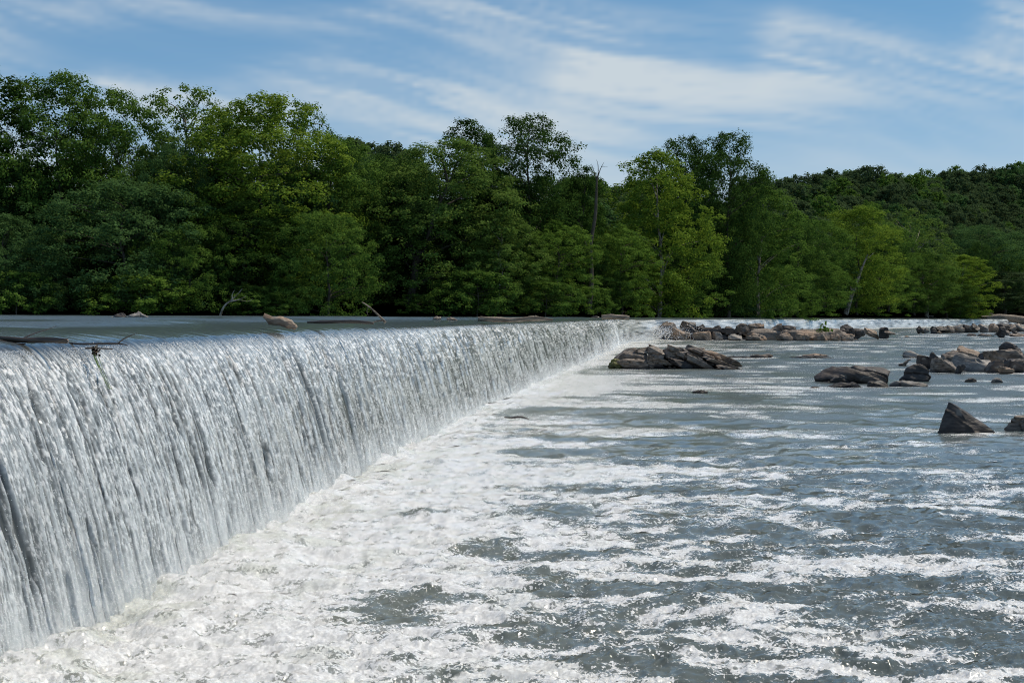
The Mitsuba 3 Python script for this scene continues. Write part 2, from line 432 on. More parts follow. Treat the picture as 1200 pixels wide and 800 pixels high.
def pool_height(X, Y, D):
    boil = np.exp(-np.maximum(D, 0) / 2.2)
    h = 0.55 * boil * (fb(X * 0.9, Y * 0.9, 0.3, 3, 61) - 0.66)
    rid = 1 - np.abs(2 * fb(X * 0.8 + 0.25 * Y, Y * 1.2 - 0.2 * X, 2.0, 3, 63) - 1)
    calm = 0.75 + 0.35 * np.exp(-np.maximum(D, 0) / 9)
    h = h + calm * 0.13 * (rid - 0.6) * keep(1.0)
    h = h + calm * 0.105 * (fb(X * 2.0, Y * 2.8, 1.0, 2, 67) - 0.5) * keep(0.45)
    h = h + 0.075 * (1 - np.abs(2 * fb(X * 3.4, Y * 4.6, 4.0, 2, 71) - 1) - 0.7) * keep(0.3) + 0.030 * (1 - np.abs(2 * fb(X * 9.0, Y * 11.0, 6.0, 2, 72) - 1) - 0.7) * keep(0.12)
    h = h + 0.012 * (ns(X * 16, Y * 18, 4.0, 73) - 0.5) * keep(0.07)
    h = h + 0.16 * (fb(X * 0.22, Y * 0.3, 6.0, 2, 75) - 0.5) * keep(4.0) * calm
    return h


PZ = pool_z(rowsY)[:, None] + pool_height(PX, PY, D)
# foam
wx = fb(PX * 0.3, PY * 0.5, 11, 2, 81) - 0.5
wy = fb(PX * 0.3, PY * 0.5, 17, 2, 83) - 0.5
fx, fy = PX + 2.4 * wx, PY + 1.4 * wy
wide = fb(fx * 0.035, fy * 0.17, 0, 3, 85)
bands = fb(fx * 0.16, fy * 0.75, 3, 3, 87)
patch = 0.5 + (fb(fx * 1.2 + 0.5 * fy, fy * 2.2 - 0.3 * fx, 5, 3, 89) - 0.5) * fine_only(0.7)
lace = 0.5 + (fb(fx * 6.0 + 3.0 * fy, fy * 8.0 - 3.0 * fx, 7, 3, 91) - 0.5) * fine_only(0.2)
mid = fb(fx * 0.55 + 0.2 * fy, fy * 0.5, 9, 4, 90)
f = 0.12 * wide + 0.20 * bands + 0.26 * mid + 0.42 * patch
dd = np.maximum(D, 0)
cov = np.interp(dd, [0, 1.0, 2.5, 4.5, 7, 10, 15, 25, 60, 200], [1.0, 0.97, 0.84, 0.52, 0.31, 0.21, 0.16, 0.13, 0.11, 0.09])
cov = cov * (0.65 + 0.7 * sstep(0.35, 0.65, wide))
pr_ = np.linspace(0, 1, 101)
ctrs = np.arange(15, len(rowsY), 30)
qs = np.array([np.quantile(f[max(0, c - 20):c + 20, :760:3], pr_) for c in ctrs])
row_q = np.array([np.interp(np.arange(len(rowsY)), ctrs, qs[:, k]) for k in range(101)]).T
th = np.stack([np.interp(1 - np.clip(cov[r], 0.001, 1.0), pr_, row_q[r]) for r in range(len(rowsY))])
sig = (row_q[:, 84] - row_q[:, 16])[:, None] / 2
dens = sstep(th - 1.5 * sig, th + 2.1 * sig, f)
for x0_, x1_, b_ in ((714, 876, 434), (956, 1062, 449), (1054, 1095, 448), (1097, 1170, 511), (1178, 1230, 507), (1084, 1215, 436), (968, 1046, 455)):
    yy_ = ground_y((x0_ + x1_) / 2, b_, 0.0)
    a_, c_ = at(x0_, b_, yy_), at(x1_, b_, yy_)
    rx_ = (c_[0] - a_[0]) / 2
    q_ = np.hypot((PX - (a_[0] + c_[0]) / 2) / rx_, (PY - yy_ - 0.5 * rx_) / (0.75 * rx_))
    dens = np.maximum(dens, 0.42 * np.exp(-((q_ - 1.06) / 0.13) ** 2) * sstep(0.40, 0.70, mid + 0.3 * (patch - 0.5)))
foam = np.maximum(dens, sstep(1.5, 0.3, dd + 1.5 * (patch - 0.5)))
bub = ns(PX * 44, PY * 40, 0, 94)
PZ = PZ + (0.020 * foam * (bub - 0.4) + 0.025 * foam * (lace - 0.5)) * keep(0.10) + 0.20 * np.exp(-dd / 2.5) * (fb(PX * 2.6, PY * 2.6, 8, 3, 95) - 0.5)
PP = np.stack([PX, PY, PZ], -1)
PN = grid_normals(PP)
if PN[200, 400, 2] < 0:
    PN = -PN
scene['pool'] = grid_shape(PP, PN, np.stack([np.round(foam, 3) + 0.002 * PY, D], -1), 'pool_bsdf')
tag('pool', 'churning river water below the dam with white foam streaks', 'water', kind='structure')

# spray thrown up along the foot of the fall
rng = np.random.default_rng(5)


def drops(P, R, rng):
    base = np.array([[1, 1, 1], [1, -1, -1], [-1, 1, -1], [-1, -1, 1]]) / math.sqrt(3)
    n = len(P)
    ax = rng.normal(size=(n, 3, 3))
    q, _ = np.linalg.qr(ax)
    v = np.einsum('kj,nji->nki', base, q) * R[:, None, None] + P[:, None]
    f = np.array([[0, 1, 2], [0, 3, 1], [0, 2, 3], [1, 3, 2]])
    return v.reshape(-1, 3), (f[None] + 4 * np.arange(n)[:, None, None]).reshape(-1, 3)


n = 75000
sy = 1 / rng.uniform(1 / 195, 1 / 10.5, n)
sx, sn = dam_frame(sy)
out = rng.normal(0.15, 0.42, n)
zz = rng.exponential(0.19, n) * (0.5 + 1.2 * ns(sy * 1.2, 0 * sy, 3.3, 97)) - 0.05
R = rng.uniform(0.0022, 0.0065, n) * (0.6 + sy / 40)
sv, sf = drops(np.stack([sx + out * sn[:, 0], sy + out * sn[:, 1], pool_z(sy) + zz], -1), R, rng)
nb = 2500
bp = at(778, 391, 203)
bq = bp + rng.normal(size=(nb, 3)) * [2.2, 2.0, 0.5] + [0, 0, 0.2]
bq[:, 2] = np.abs(bq[:, 2] - 0.2) + 0.1
bv, bf = drops(bq, rng.uniform(0.03, 0.08, nb), rng)
nd = 26000
dy_ = 1 / rng.uniform(1 / 180, 1 / 13, nd)
dxx, dnn = dam_frame(dy_)
ua = np.clip(0.16 + rng.exponential(0.30, nd), 0, 1.25)
zd = 3.0 - 0.19 * ua - 1.75 * ua * ua
oo = ua - LIPBACK + rng.uniform(0.0, 0.05, nd)
keepd = ns(dy_ * 3.5 + 0 * dy_, 0 * dy_, 0.5, 15) + 0.4 * rng.uniform(size=nd) > 0.62
pd_ = np.stack([dxx + oo * dnn[:, 0], dy_ + oo * dnn[:, 1], zd + 0.01], -1)[keepd]
dv_, df_ = drops(pd_, (rng.uniform(0.003, 0.0075, nd) * (0.6 + dy_ / 40))[keepd], rng)
sv, sf = np.vstack([sv, dv_]), np.vstack([sf, df_ + len(sv)])
scene['spray'] = mikit.ply((np.vstack([sv, bv]), np.vstack([sf, bf + len(sv)])), 'spray_bsdf')
tag('spray', 'white spray thrown up along the foot of the waterfall', 'spray', kind='stuff')

# ------------------------------------------------------------------ far bank and hills
SH = np.array([(-400, 140), (-200, 152), (0, 160), (250, 165), (430, 175), (600, 188), (700, 203), (780, 236), (850, 264), (930, 305), (1000, 352), (1090, 425), (1170, 495), (1250, 560), (1400, 640), (1700, 700)], float)
SHORE = PchipInterpolator(SH[:, 0], SH[:, 1])
RIDGE = PchipInterpolator([-600, 0, 430, 480, 600, 720, 890, 1000, 1050, 1150, 1200, 1260, 1700], [190, 185, 184, 186, 198, 210, 202, 200, 198, 196, 205, 212, 220])


def ground_z(px, Y):
    back = Y - SHORE(px)
    z = 2.3 + 1.3 * sstep(-2, 3, back) + 1.6 * sstep(3, 25, back)
    px = np.clip(px, -400, 1700)
    ridge_h = (370 - RIDGE(px)) / FOC * (SHORE(px) + 560) * 0.96 - 21
    X = (px - 600) / FOC * Y
    rel = 0.45 + 1.0 * fb(X / 110.0, Y / 150.0, 0, 3, 101)
    z = z + ridge_h * sstep(40, 560, back) * (1 + (rel - 1) * (1 - sstep(330, 540, back)))
    return z


gpx = np.linspace(-400, 1700, 260)
gb = np.concatenate([np.linspace(-3, 30, 20), np.geomspace(35, 900, 60)])
GPX, GB = np.meshgrid(gpx, gb)
GY = SHORE(GPX) + GB
GP = np.stack([(GPX - 600) / FOC * GY, GY, ground_z(GPX, GY) + 0.35 * (fb(GPX * 0.11, GB * 0.3, 0, 3, 5) - 0.5) * sstep(-1, 3, GB)], -1)
scene['hill'] = mikit.ply((GP.reshape(-1, 3), grid_faces(*GP.shape[:2])[:, ::-1]), 'soil', smooth=True)
tag('hill', 'dark riverbank soil rising to the wooded hill behind', 'hill', kind='structure')
gr = 1700.0
scene['riverbed'] = mikit.ply((np.array([[-gr, 600 - gr, -3.0], [gr, 600 - gr, -3.0], [gr, 600 + gr, -3.0], [-gr, 600 + gr, -3.0]]), np.array([[0, 1, 2], [0, 2, 3]])), 'soil')
tag('riverbed', 'ground under the river and the valley', 'ground', kind='structure')


# ------------------------------------------------------------------ trees
def leaves(P, Nrm, size, rng, long=1.35):
    """One folded rhombus per leaf spray."""
    n = len(P)
    Nrm = Nrm / (np.linalg.norm(Nrm, axis=1, keepdims=True) + 1e-9)
    a = np.cross(Nrm, rng.normal(size=(n, 3))); a /= np.linalg.norm(a, axis=1, keepdims=True) + 1e-9
    b = np.cross(Nrm, a)
    sz = (size * rng.uniform(0.6, 1.35, n))[:, None]
    v = np.stack([P - a * sz * long * 0.5, P + b * sz * 0.5 - Nrm * sz * 0.14, P + a * sz * long * 0.5, P - b * sz * 0.5 - Nrm * sz * 0.14], 1)
    f = np.array([[0, 1, 2], [0, 2, 3]])
    return v.reshape(-1, 3), (f[None] + 4 * np.arange(n)[:, None, None]).reshape(-1, 3)


def make_tree(seed, H, W, low=0.04, peak=0.42, bottom=0.6, lobes=0.38, lobe_size=0.26, n_clump=350, clump=0.9, n_leaf=21000, leaf=0.27, top=0.62, sparse=0.0, lean=(0, 0), trunk_r=0.3, flat=0.65, topvis=0.8, ragged=0.1, inner=0.3, n_limb=14):
    """A broadleaf tree. peak: relative height at which the crown is widest; top: how pointed (1 = cone, 0.3 = dome); lobes: depth of the hollows between the leaf masses."""
    rng = np.random.default_rng(seed)
    lean = np.array([lean[0], lean[1], 0.0])

    def radius(h):
        h = np.clip(h, 0, 1)
        lo = np.clip((h - low) / max(peak - low, 1e-3), 0, 1)
        hi = np.clip((h - peak) / (1 - peak), 0, 1)
        return 0.5 * W * np.where(h < peak, bottom + (1 - bottom) * np.sin(lo * np.pi / 2), (1 - hi ** 2.3) ** (0.85 * top))

    tp = [np.array([0, 0, -0.6])]
    for k in range(1, 7):
        h = k / 6 * topvis
        tp.append(np.array([rng.normal() * 0.012 * H, rng.normal() * 0.012 * H, h * H]) + lean * H * h)
    tp = np.array(tp)
    wood = [tube(tp, [trunk_r * 1.25, trunk_r, trunk_r * 0.8, trunk_r * 0.6, trunk_r * 0.4, trunk_r * 0.15], 7, 0.15, seed)]
    axis = PchipInterpolator(np.linspace(0, 1, 7), np.vstack([tp[:1], tp[1:]]))

    def spine(h):
        h = np.asarray(h, float)
        base = axis(np.clip(h / topvis, 0, 1))
        return base + np.maximum(h - topvis, 0)[..., None] * (np.array([0, 0, H]) + 0.5 * lean * H)

    n_clump, clump, n_leaf, lobes, sparse = int(n_clump * 1.35), clump * 1.28, int(n_leaf * 1.5), lobes * 1.0, sparse * 0.5
    leaf *= 0.9; flat = min(0.9, flat * 1.25)
    # leaf masses: lumps of clumps whose outline swells and sinks with a lumpy field
    n = n_clump * 3
    h = low + (1.0 - low) * rng.uniform(size=n)
    az = rng.uniform(0, 2 * np.pi, n)
    dirs = np.stack([np.cos(az), np.sin(az), 0 * az], -1)
    R0 = radius(h)
    ls = lobe_size * W
    surf = spine(h) + dirs * R0[:, None]
    lump = fb(surf[:, 0] / ls + seed * 3.1, surf[:, 1] / ls, surf[:, 2] / (ls * 0.8), 2, seed)
    depth = np.where(rng.uniform(size=n) < inner, rng.uniform(0.2, 0.85, n), rng.uniform(0.86, 1.04, n))
    rad = R0 * depth * (1 - lobes + 1.6 * lobes * sstep(0.28, 0.66, lump)) + ragged * W * 0.25 * rng.normal(size=n) * (depth > 0.85)
    prob = (0.25 + R0 / R0.max()) * (0.35 + sstep(0.3, 0.6, lump)) * (0.7 + 0.9 * h) * (1 - sparse * (fb(surf[:, 0] / 1.7, surf[:, 1] / 1.7, surf[:, 2] / 1.7 + seed, 2, seed + 9) < 0.5))
    pick = rng.choice(n, n_clump, replace=False, p=prob / prob.sum())
    C = spine(h[pick]) + dirs[pick] * rad[pick][:, None]
    C[:, 2] += lobes * 0.10 * W * (lump[pick] - 0.5) * 2
    C[:, 2] = np.maximum(C[:, 2], 0.5)
    CR = clump * rng.uniform(0.6, 1.25, n_clump)
    for k in range(n_limb):
        q = rng.integers(n_clump)
        e = C[q]
        h0 = np.clip(e[2] / H - rng.uniform(0.08, 0.22), 0.05, topvis)
        st0 = spine(h0)
        midp = 0.55 * st0 + 0.45 * e + np.array([0, 0, 0.03 * H]) + rng.normal(size=3) * 0.02 * H
        wood.append(tube([st0, midp, e], [trunk_r * 0.4, trunk_r * 0.22, 0.03], 5, 0.1, seed + k))
    pk = rng.choice(n_clump, n_leaf, p=CR ** 2 / (CR ** 2).sum())
    d = rng.normal(size=(n_leaf, 3)); d /= np.linalg.norm(d, axis=1, keepdims=True)
    d[:, 2] = np.where((d[:, 2] < -0.1) & (rng.uniform(size=n_leaf) < 0.55), -d[:, 2], d[:, 2])
    rr = rng.uniform(0.1, 1.0, n_leaf) ** 0.5 * (0.8 + 0.5 * rng.uniform(size=n_leaf))
    P = C[pk] + d * (CR[pk] * rr)[:, None] * [1, 1, flat]
    P[:, 2] = np.maximum(P[:, 2], 0.15)
    ctr = np.array([0, 0, 0.45 * H]) + lean * H * 0.45
    o = P - ctr; o /= np.linalg.norm(o, axis=1, keepdims=True) + 1e-9
    Nm = 0.9 * d + 0.5 * o + np.array([0, 0, 0.45]) + rng.normal(size=(n_leaf, 3)) * 0.42
    return join(wood), leaves(P, Nm, leaf, rng)


PROTO = {
    # name: (H, W, trunk bark, mesh)
    'broad': (24, 16, 'bark', make_tree(11, 24, 16, 0.05, 0.42, 0.6)),
    'sycamore': (27, 17, 'bark', make_tree(12, 27, 17, 0.03, 0.45, 0.65, 0.36, 0.24, 400, 0.9, 25000, 0.28, 0.55, sparse=0.0, inner=0.4, n_limb=8)),
    'open': (28, 13, 'pale_bark', make_tree(13, 28, 13, 0.25, 0.62, 0.4, 0.40, 0.22, 260, 0.75, 9500, 0.30, 0.55, sparse=0.7, topvis=0.9, inner=0.15, ragged=0.2, n_limb=24)),
    'tall': (29, 12, 'bark', make_tree(14, 29, 12, 0.05, 0.45, 0.6, 0.42, 0.3, 320, 0.8, 19000, 0.28, 0.62, sparse=0.2, topvis=0.9)),
    'bushy': (17, 19, 'bark', make_tree(15, 17, 19, 0.0, 0.38, 0.8, 0.34, 0.22, 420, 0.75, 26000, 0.22, 0.55, trunk_r=0.22)),
    'willow': (14, 13, 'bark', make_tree(16, 14, 13, 0.0, 0.40, 0.8, 0.34, 0.24, 330, 0.6, 19000, 0.19, 0.5, trunk_r=0.2)),
    'feather': (16, 12, 'bark', make_tree(17, 16, 12, 0.0, 0.38, 0.75, 0.42, 0.26, 320, 0.62, 19000, 0.19, 0.65, flat=0.42, trunk_r=0.18)),
    'cotton': (26, 15, 'pale_bark', make_tree(18, 26, 15, 0.02, 0.40, 0.65, 0.42, 0.24, 340, 0.8, 21000, 0.28, 0.7, sparse=0.1, topvis=0.9, ragged=0.16)),
    'ragged': (30, 14, 'bark', make_tree(19, 30, 14, 0.05, 0.52, 0.55, 0.42, 0.30, 370, 1.0, 21000, 0.28, 0.5, sparse=0.0, inner=0.4, ragged=0.2, topvis=0.94)),
    'shrub': (5, 7, 'bark', make_tree(20, 5, 7, 0.0, 0.35, 0.8, 0.4, 0.28, 130, 0.42, 6000, 0.17, 0.5, trunk_r=0.07, n_limb=8)),
    'leaning': (29, 20, 'bark', make_tree(21, 29, 20, 0.02, 0.42, 0.75, 0.38, 0.22, 440, 0.95, 28000, 0.28, 0.6, lean=(0.26, 0.0), trunk_r=0.5, sparse=0.1)),
    'thin': (22, 13, 'pale_bark', make_tree(22, 22, 13, 0.12, 0.55, 0.5, 0.5, 0.24, 220, 0.75, 9000, 0.28, 0.55, sparse=0.6, lean=(0.16, 0), trunk_r=0.38, topvis=0.92, n_limb=22, ragged=0.2)),
}
for k in range(3):
    PROTO[f'hill{k}'] = (19, 13, 'bark', make_tree(30 + k, 19, 13 - k, 0.15, 0.5, 0.6, 0.4, 0.28, 90, 1.3, 1300, 0.95, 0.55, n_limb=4))
PLY = {}
for name, (h, w, bk, (wood, (lv, lf))) in PROTO.items():
    PLY[name] = (mikit.ply(wood, bk, smooth=True), (lv, lf))
GROUPS = {}


def tree_group(kind, tint):
    key = f'copy_{kind}_{tint}'
    if key not in GROUPS:
        if ('crown', kind) not in PLY:
            PLY['crown', kind] = mikit.ply(PLY[kind][1], tint)
        scene[key] = {'type': 'shapegroup', 'trunk': dict(PLY[kind][0]), 'crown': {**PLY['crown', kind], 'bsdf': {'type': 'ref', 'id': tint}}}
        GROUPS[key] = True
    return key


def plant(name, kind, tint, px, top, width, Y, label, cat, group=None, rot=None, base=None, mirror=False):
    key = fresh(name)
    h0, w0 = PROTO[kind][:2]
    pos = at(px, 370, Y)
    gz = float(ground_z(px, Y)) if base is None else base
    h = at(px, top, Y)[2] - gz
    w = width / FOC * Y
    rot = random.uniform(0, 360) if rot is None else rot
    scene[key] = {'type': 'instance', 'sg': {'type': 'ref', 'id': tree_group(kind, tint)},
                  'to_world': T().translate([float(pos[0]), float(Y), gz - 0.2]).scale([w / w0, w / w0, h / h0]).rotate([0, 0, 1], rot)}
    if label:
        tag(key, label, cat, group)
    return key


TREES = [
    # kind, tint, px, top, width, Y, label
    ('tall', 'leaf_dark', -28, 72, 150, 182, 'tallest dark green tree cut off by the left edge of the picture'),
    ('sycamore', 'leaf_mid', 68, 88, 150, 184, 'tall green tree with a loose crown, first from the left edge tree'),
    ('broad', 'leaf_mid', 140, 106, 120, 188, 'round topped green tree between the loose crowned tree and the see-through one'),
    ('bushy', 'leaf_blue', 203, 170, 105, 182, 'grey green rounded crown below the see-through tree'),
    ('open', 'leaf_olive', 217, 102, 105, 194, 'thin see-through olive tree with sky showing through its crown'),
    ('tall', 'leaf_mid', 262, 132, 90, 196, 'narrow green tree just right of the see-through olive tree'),
    ('sycamore', 'leaf_yellow', 305, 114, 185, 184, 'big yellow green tree with a broad crown in the left wood'),
    ('open', 'leaf_mid', 348, 120, 85, 196, 'loose topped tree behind the right shoulder of the big yellow green tree'),
    ('broad', 'leaf_mid', 384, 160, 120, 192, 'green tree on the falling right shoulder of the left wood'),
    ('broad', 'leaf_blue', 418, 178, 90, 206, 'lower green tree at the right end of the left wood'),
    ('bushy', 'leaf_blue', 145, 212, 215, 172, 'wide dark blue green bushy tree overhanging the left bank'),
    ('bushy', 'leaf_mid', 222, 262, 120, 170, 'bushy green tree at the right flank of the wide blue green one'),
    ('bushy', 'leaf_blue', 5, 252, 135, 168, 'low dark bushy tree at the left edge hanging over the water'),
    ('willow', 'leaf_mid', 384, 250, 115, 172, 'rounded mid green small tree leaning over the water left of the forked stick'),
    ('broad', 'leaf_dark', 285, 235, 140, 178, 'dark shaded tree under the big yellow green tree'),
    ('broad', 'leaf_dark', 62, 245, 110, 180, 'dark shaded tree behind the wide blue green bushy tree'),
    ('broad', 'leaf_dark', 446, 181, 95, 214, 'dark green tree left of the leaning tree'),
    ('tall', 'leaf_dark', 468, 190, 70, 206, 'narrow dark tree tucked behind the leaning tree'),
    ('tall', 'leaf_dark', 553, 142, 80, 212, 'dark tree with bare twigs at its top behind the leaning tree'),
    ('ragged', 'leaf_dark', 619, 135, 105, 208, 'tall dark two-lobed tree in the middle of the wood'),
    ('cotton', 'leaf_olive', 584, 250, 95, 192, 'yellowish olive small tree under the right side of the leaning tree'),
    ('feather', 'leaf_fresh', 655, 258, 90, 200, 'feathery fresh green tree below the tall two-lobed tree'),
    ('feather', 'leaf_fresh', 728, 262, 75, 214, 'feathery fresh green tree right of the dead snag'),
    ('broad', 'leaf_mid', 668, 208, 70, 236, 'mid green tree in the gap right of the tall two-lobed tree'),
    ('tall', 'leaf_dark', 682, 196, 52, 214, 'narrow dark tree standing just left of the bare dead snag'),
    ('cotton', 'leaf_yellow', 772, 180, 120, 232, 'olive yellow tree with upright top, right of the dead snag'),
    ('ragged', 'leaf_dark', 803, 160, 80, 252, 'dark ragged tree rising behind the olive yellow upright tree'),
    ('ragged', 'leaf_dark', 853, 155, 85, 258, 'tallest dark ragged tree, at the right end of the middle wood'),
    ('feather', 'leaf_mid', 806, 285, 80, 240, 'mid green feathery tree low at the bank under the dark ragged trees'),
    ('broad', 'leaf_dark', 838, 262, 85, 262, 'dark shaded tree below the tallest ragged tree'),
    ('cotton', 'leaf_mid', 890, 221, 100, 275, 'light green tree just right of the tallest ragged tree'),
    ('broad', 'leaf_dark', 935, 255, 65, 315, 'dark green tree between the light green trees above the far dam'),
    ('broad', 'leaf_mid', 965, 258, 70, 345, 'mid green tree left of the broad light green one over the far dam'),
    ('sycamore', 'leaf_yellow', 1004, 243, 95, 365, 'broad light green tree above the leaning pale dead trunk'),
    ('feather', 'leaf_mid', 950, 300, 75, 322, 'low feathery tree at the bank behind the long rock ledge'),
    ('feather', 'leaf_fresh', 1030, 302, 70, 380, 'fresh green low tree right of the leaning pale dead trunk'),
    ('broad', 'leaf_mid', 1040, 262, 70, 405, 'green tree left of the thin brownish tree'),
    ('thin', 'leaf_olive', 1086, 248, 85, 425, 'thin brownish tree with its dark leaning trunk showing'),
    ('broad', 'leaf_mid', 1072, 296, 80, 420, 'dark green tree at the foot of the thin brownish tree'),
    ('cotton', 'leaf_yellow', 1126, 300, 75, 450, 'yellow green low tree just right of the thin brownish tree'),
    ('broad', 'leaf_blue', 1152, 264, 90, 520, 'rounded blue green tree left of the edge in the right wood'),
    ('broad', 'leaf_blue', 1206, 268, 95, 545, 'rounded blue green tree at the right edge of the picture'),
    ('broad', 'leaf_hill', 1176, 318, 100, 515, 'low dark tree behind the long fallen log at the right edge'),
    ('broad', 'leaf_dark', 1108, 330, 70, 440, 'small dark tree behind the left end of the fallen log'),
    ('willow', 'leaf_mid', 915, 312, 80, 296, 'small round tree at the bank left of the feathery ones'),
    ('willow', 'leaf_dark', 700, 318, 80, 212, 'small dark tree at the foot of the dead snag'),
]
for kind, tint, px, top, width, Y, lab in TREES:
    plant('tree', kind, tint, px, top, width, Y, lab, 'tree')
plant('leaning_tree', 'leaning', 'leaf_olive', 474, 164, 178, 196, 'large olive tree whose dark trunk leans to the right', 'tree', rot=0)

for px, top, width, lab in ((300, 342, 80, 'small bright shrub spilling over the water beside the bare grey branch'), (20, 318, 90, 'low dark shrub at the foot of the left edge trees'),
                            (165, 322, 110, 'low green shrub hanging over the water behind the flat pale boulder'), (560, 318, 90, 'low shrub with yellow green leaves at the foot of the leaning tree'),
                            (640, 330, 80, 'low shrub behind the brown driftwood log on the crest')):
    plant('shrub', 'shrub', random.choice(['leaf_fresh', 'leaf_mid']), px, top, width, float(SHORE(px)) + 1.0, lab, 'shrub')
px = -60
while px < 1230:
    Y = float(SHORE(px)) + random.uniform(1.0, 5)
    hgt = random.uniform(1.6, 5.0)
    if random.random() < 0.5:
        plant('shrub', 'shrub', random.choice(['leaf_dark', 'leaf_dark', 'leaf_blue', 'leaf_mid']), px, 370 - hgt / Y * FOC, random.uniform(4, 9) / Y * FOC, Y,
              'low leafy shrub in the row along the foot of the far bank wood', 'shrub', 'shrubs along the far bank')
    px += random.uniform(0.4, 1.4) * 8 / Y * FOC

SIL = PchipInterpolator([-80, 0, 60, 150, 215, 300, 350, 380, 430, 480, 520, 560, 620, 665, 700, 725, 765, 800, 850, 885, 940, 1000, 1090, 1160, 1240],
                        [80, 90, 100, 115, 112, 124, 130, 170, 190, 190, 178, 155, 148, 205, 235, 240, 195, 170, 168, 226, 262, 252, 262, 275, 275])
px = -70
while px < 1235:
    for row in range(2):
        x = px + random.uniform(-12, 12)
        Y = float(SHORE(x)) + (26 if row == 0 else 48) + random.uniform(-6, 8)
        top = float(SIL(x)) + random.uniform(10, 42) + (18 if row else 0)
        top = max(top, float(RIDGE(x)) + 4)
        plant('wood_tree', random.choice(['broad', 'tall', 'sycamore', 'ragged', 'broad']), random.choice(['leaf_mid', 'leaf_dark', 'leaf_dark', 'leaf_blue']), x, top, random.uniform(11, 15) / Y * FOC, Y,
              'shaded green tree in the closed wood behind the bank trees', 'tree', 'trees standing in the wood behind the bank trees')
    px += 8.0 / float(SHORE(px)) * FOC

# the wooded hill: a far-off wood
hr = np.random.default_rng(77)
count = 0
cand = []
Yh = 330.0
while Yh < 1010:
    x = -320.0
    while x < 520:
        xx, yy = x + hr.uniform(-3, 3), Yh + hr.uniform(-3.5, 3.5)
        px = 600 + FOC * xx / yy
        if (640 < px < 1260 or 405 < px < 500) and yy > SHORE(px) + 75:
            cand.append((xx, yy, px))
        x += 7.4
    Yh += 8.2
for xx, yy, px in cand:
    gz = float(ground_z(px, yy))
    ptop = 370 - (gz + 13 - EYE[2]) / yy * FOC
    if px < 860 and ptop > SIL(px) + 15:
        continue
    if yy < 560 and ptop > SIL(px) + 60:
        continue
    count += 1
    hs = hr.uniform(0.55, 0.9) * (1.3 if hr.uniform() < 0.15 else 1.0)
    scene[f'forest__{count:03d}'] = {'type': 'instance', 'sg': {'type': 'ref', 'id': tree_group(f'hill{hr.integers(3)}', ['leaf_hill', 'leaf_hill', 'leaf_blue', 'leaf_hill', 'leaf_hill', 'leaf_mid'][hr.integers(6)])},
                                    'to_world': T().translate([xx, yy, gz - 1.0]).scale([hs, hs, hs * hr.uniform(0.85, 1.15)]).rotate([0, 0, 1], hr.uniform(0, 360))}
tag('forest', 'closed green forest covering the far hillside and its ridge', 'forest', kind='stuff')
print('forest', count, 'groups', len(GROUPS))

# ------------------------------------------------------------------ dead wood on the bank
def wood_thing(name, pts, radii, bsdf, label, cat, twigs=(), sides=9, bumps=0.16, seed=1):
    key = fresh(name)
    ms = [tube(pts, radii, sides, bumps, seed)]
    tw = [tube(a, r, 6, 0.1, seed + i) for i, (a, r) in enumerate(twigs)]
    if tw:
        scene[key + '__stem'] = mikit.ply(ms[0], bsdf, smooth=50)
        for i, t in enumerate(tw):
            scene[key + '__branch' + (f'_{i:03d}' if i else '')] = mikit.ply(t, bsdf, smooth=50)
    else:
        scene[key] = mikit.ply(ms[0], bsdf, smooth=50)
    tag(key, label, cat)
    return key


def px_line(pts, Y):
    return [at(x, y, Y if np.isscalar(Y) else Y[i]) for i, (x, y) in enumerate(pts)]


m = 1 / FOC
Y = 200
wood_thing('dead_tree', px_line([(688, 372), (693, 330), (692, 290), (698, 250), (699, 222), (700, 206)], 204), [3.4 * m * Y, 2.8 * m * Y, 2.2 * m * Y, 1.6 * m * Y, 1.0 * m * Y], 'bark',
           'bare dead snag with twigs at its tip, in the gap of the wood', 'dead tree',
           [(px_line([(699, 215), (703, 200), (708, 190)], 204), [0.09, 0.02]), (px_line([(699, 212), (696, 200), (693, 192)], 204), [0.07, 0.02]), (px_line([(701, 206), (701, 196), (699, 187)], 204), [0.07, 0.02]),
            (px_line([(702, 203), (706, 195), (712, 196)], 204), [0.05, 0.015]), (px_line([(692, 300), (686, 284), (683, 276)], 204), [0.16, 0.05])])
Y = 362
wood_thing('dead_tree', px_line([(990, 372), (996, 352), (1004, 330), (1011, 312), (1017, 298)], 357), [3.0 * m * Y, 2.6 * m * Y, 1.9 * m * Y, 1.3 * m * Y, 0.6 * m * Y], 'pale_bark',
           'pale leaning dead trunk at the bank above the far dam', 'dead tree',
           [(px_line([(993, 358), (998, 342), (994, 330), (991, 326)], 357), [0.28, 0.2, 0.08]), (px_line([(1013, 306), (1020, 300), (1024, 296)], 357), [0.16, 0.06])])
wood_thing('bare_branch', px_line([(258, 371), (262, 360), (268, 354), (280, 351), (288, 347)], 163.5), [0.14, 0.12, 0.09, 0.06, 0.02], 'pale_bark', 'bare grey branch curving out of the water at the left bank', 'branch',
           [(px_line([(268, 354), (278, 345), (284, 338)], 163.5), [0.09, 0.02]), (px_line([(272, 353), (272, 346), (275, 340)], 163.5), [0.07, 0.02]), (px_line([(280, 351), (290, 353), (296, 350)], 163.5), [0.06, 0.02])])

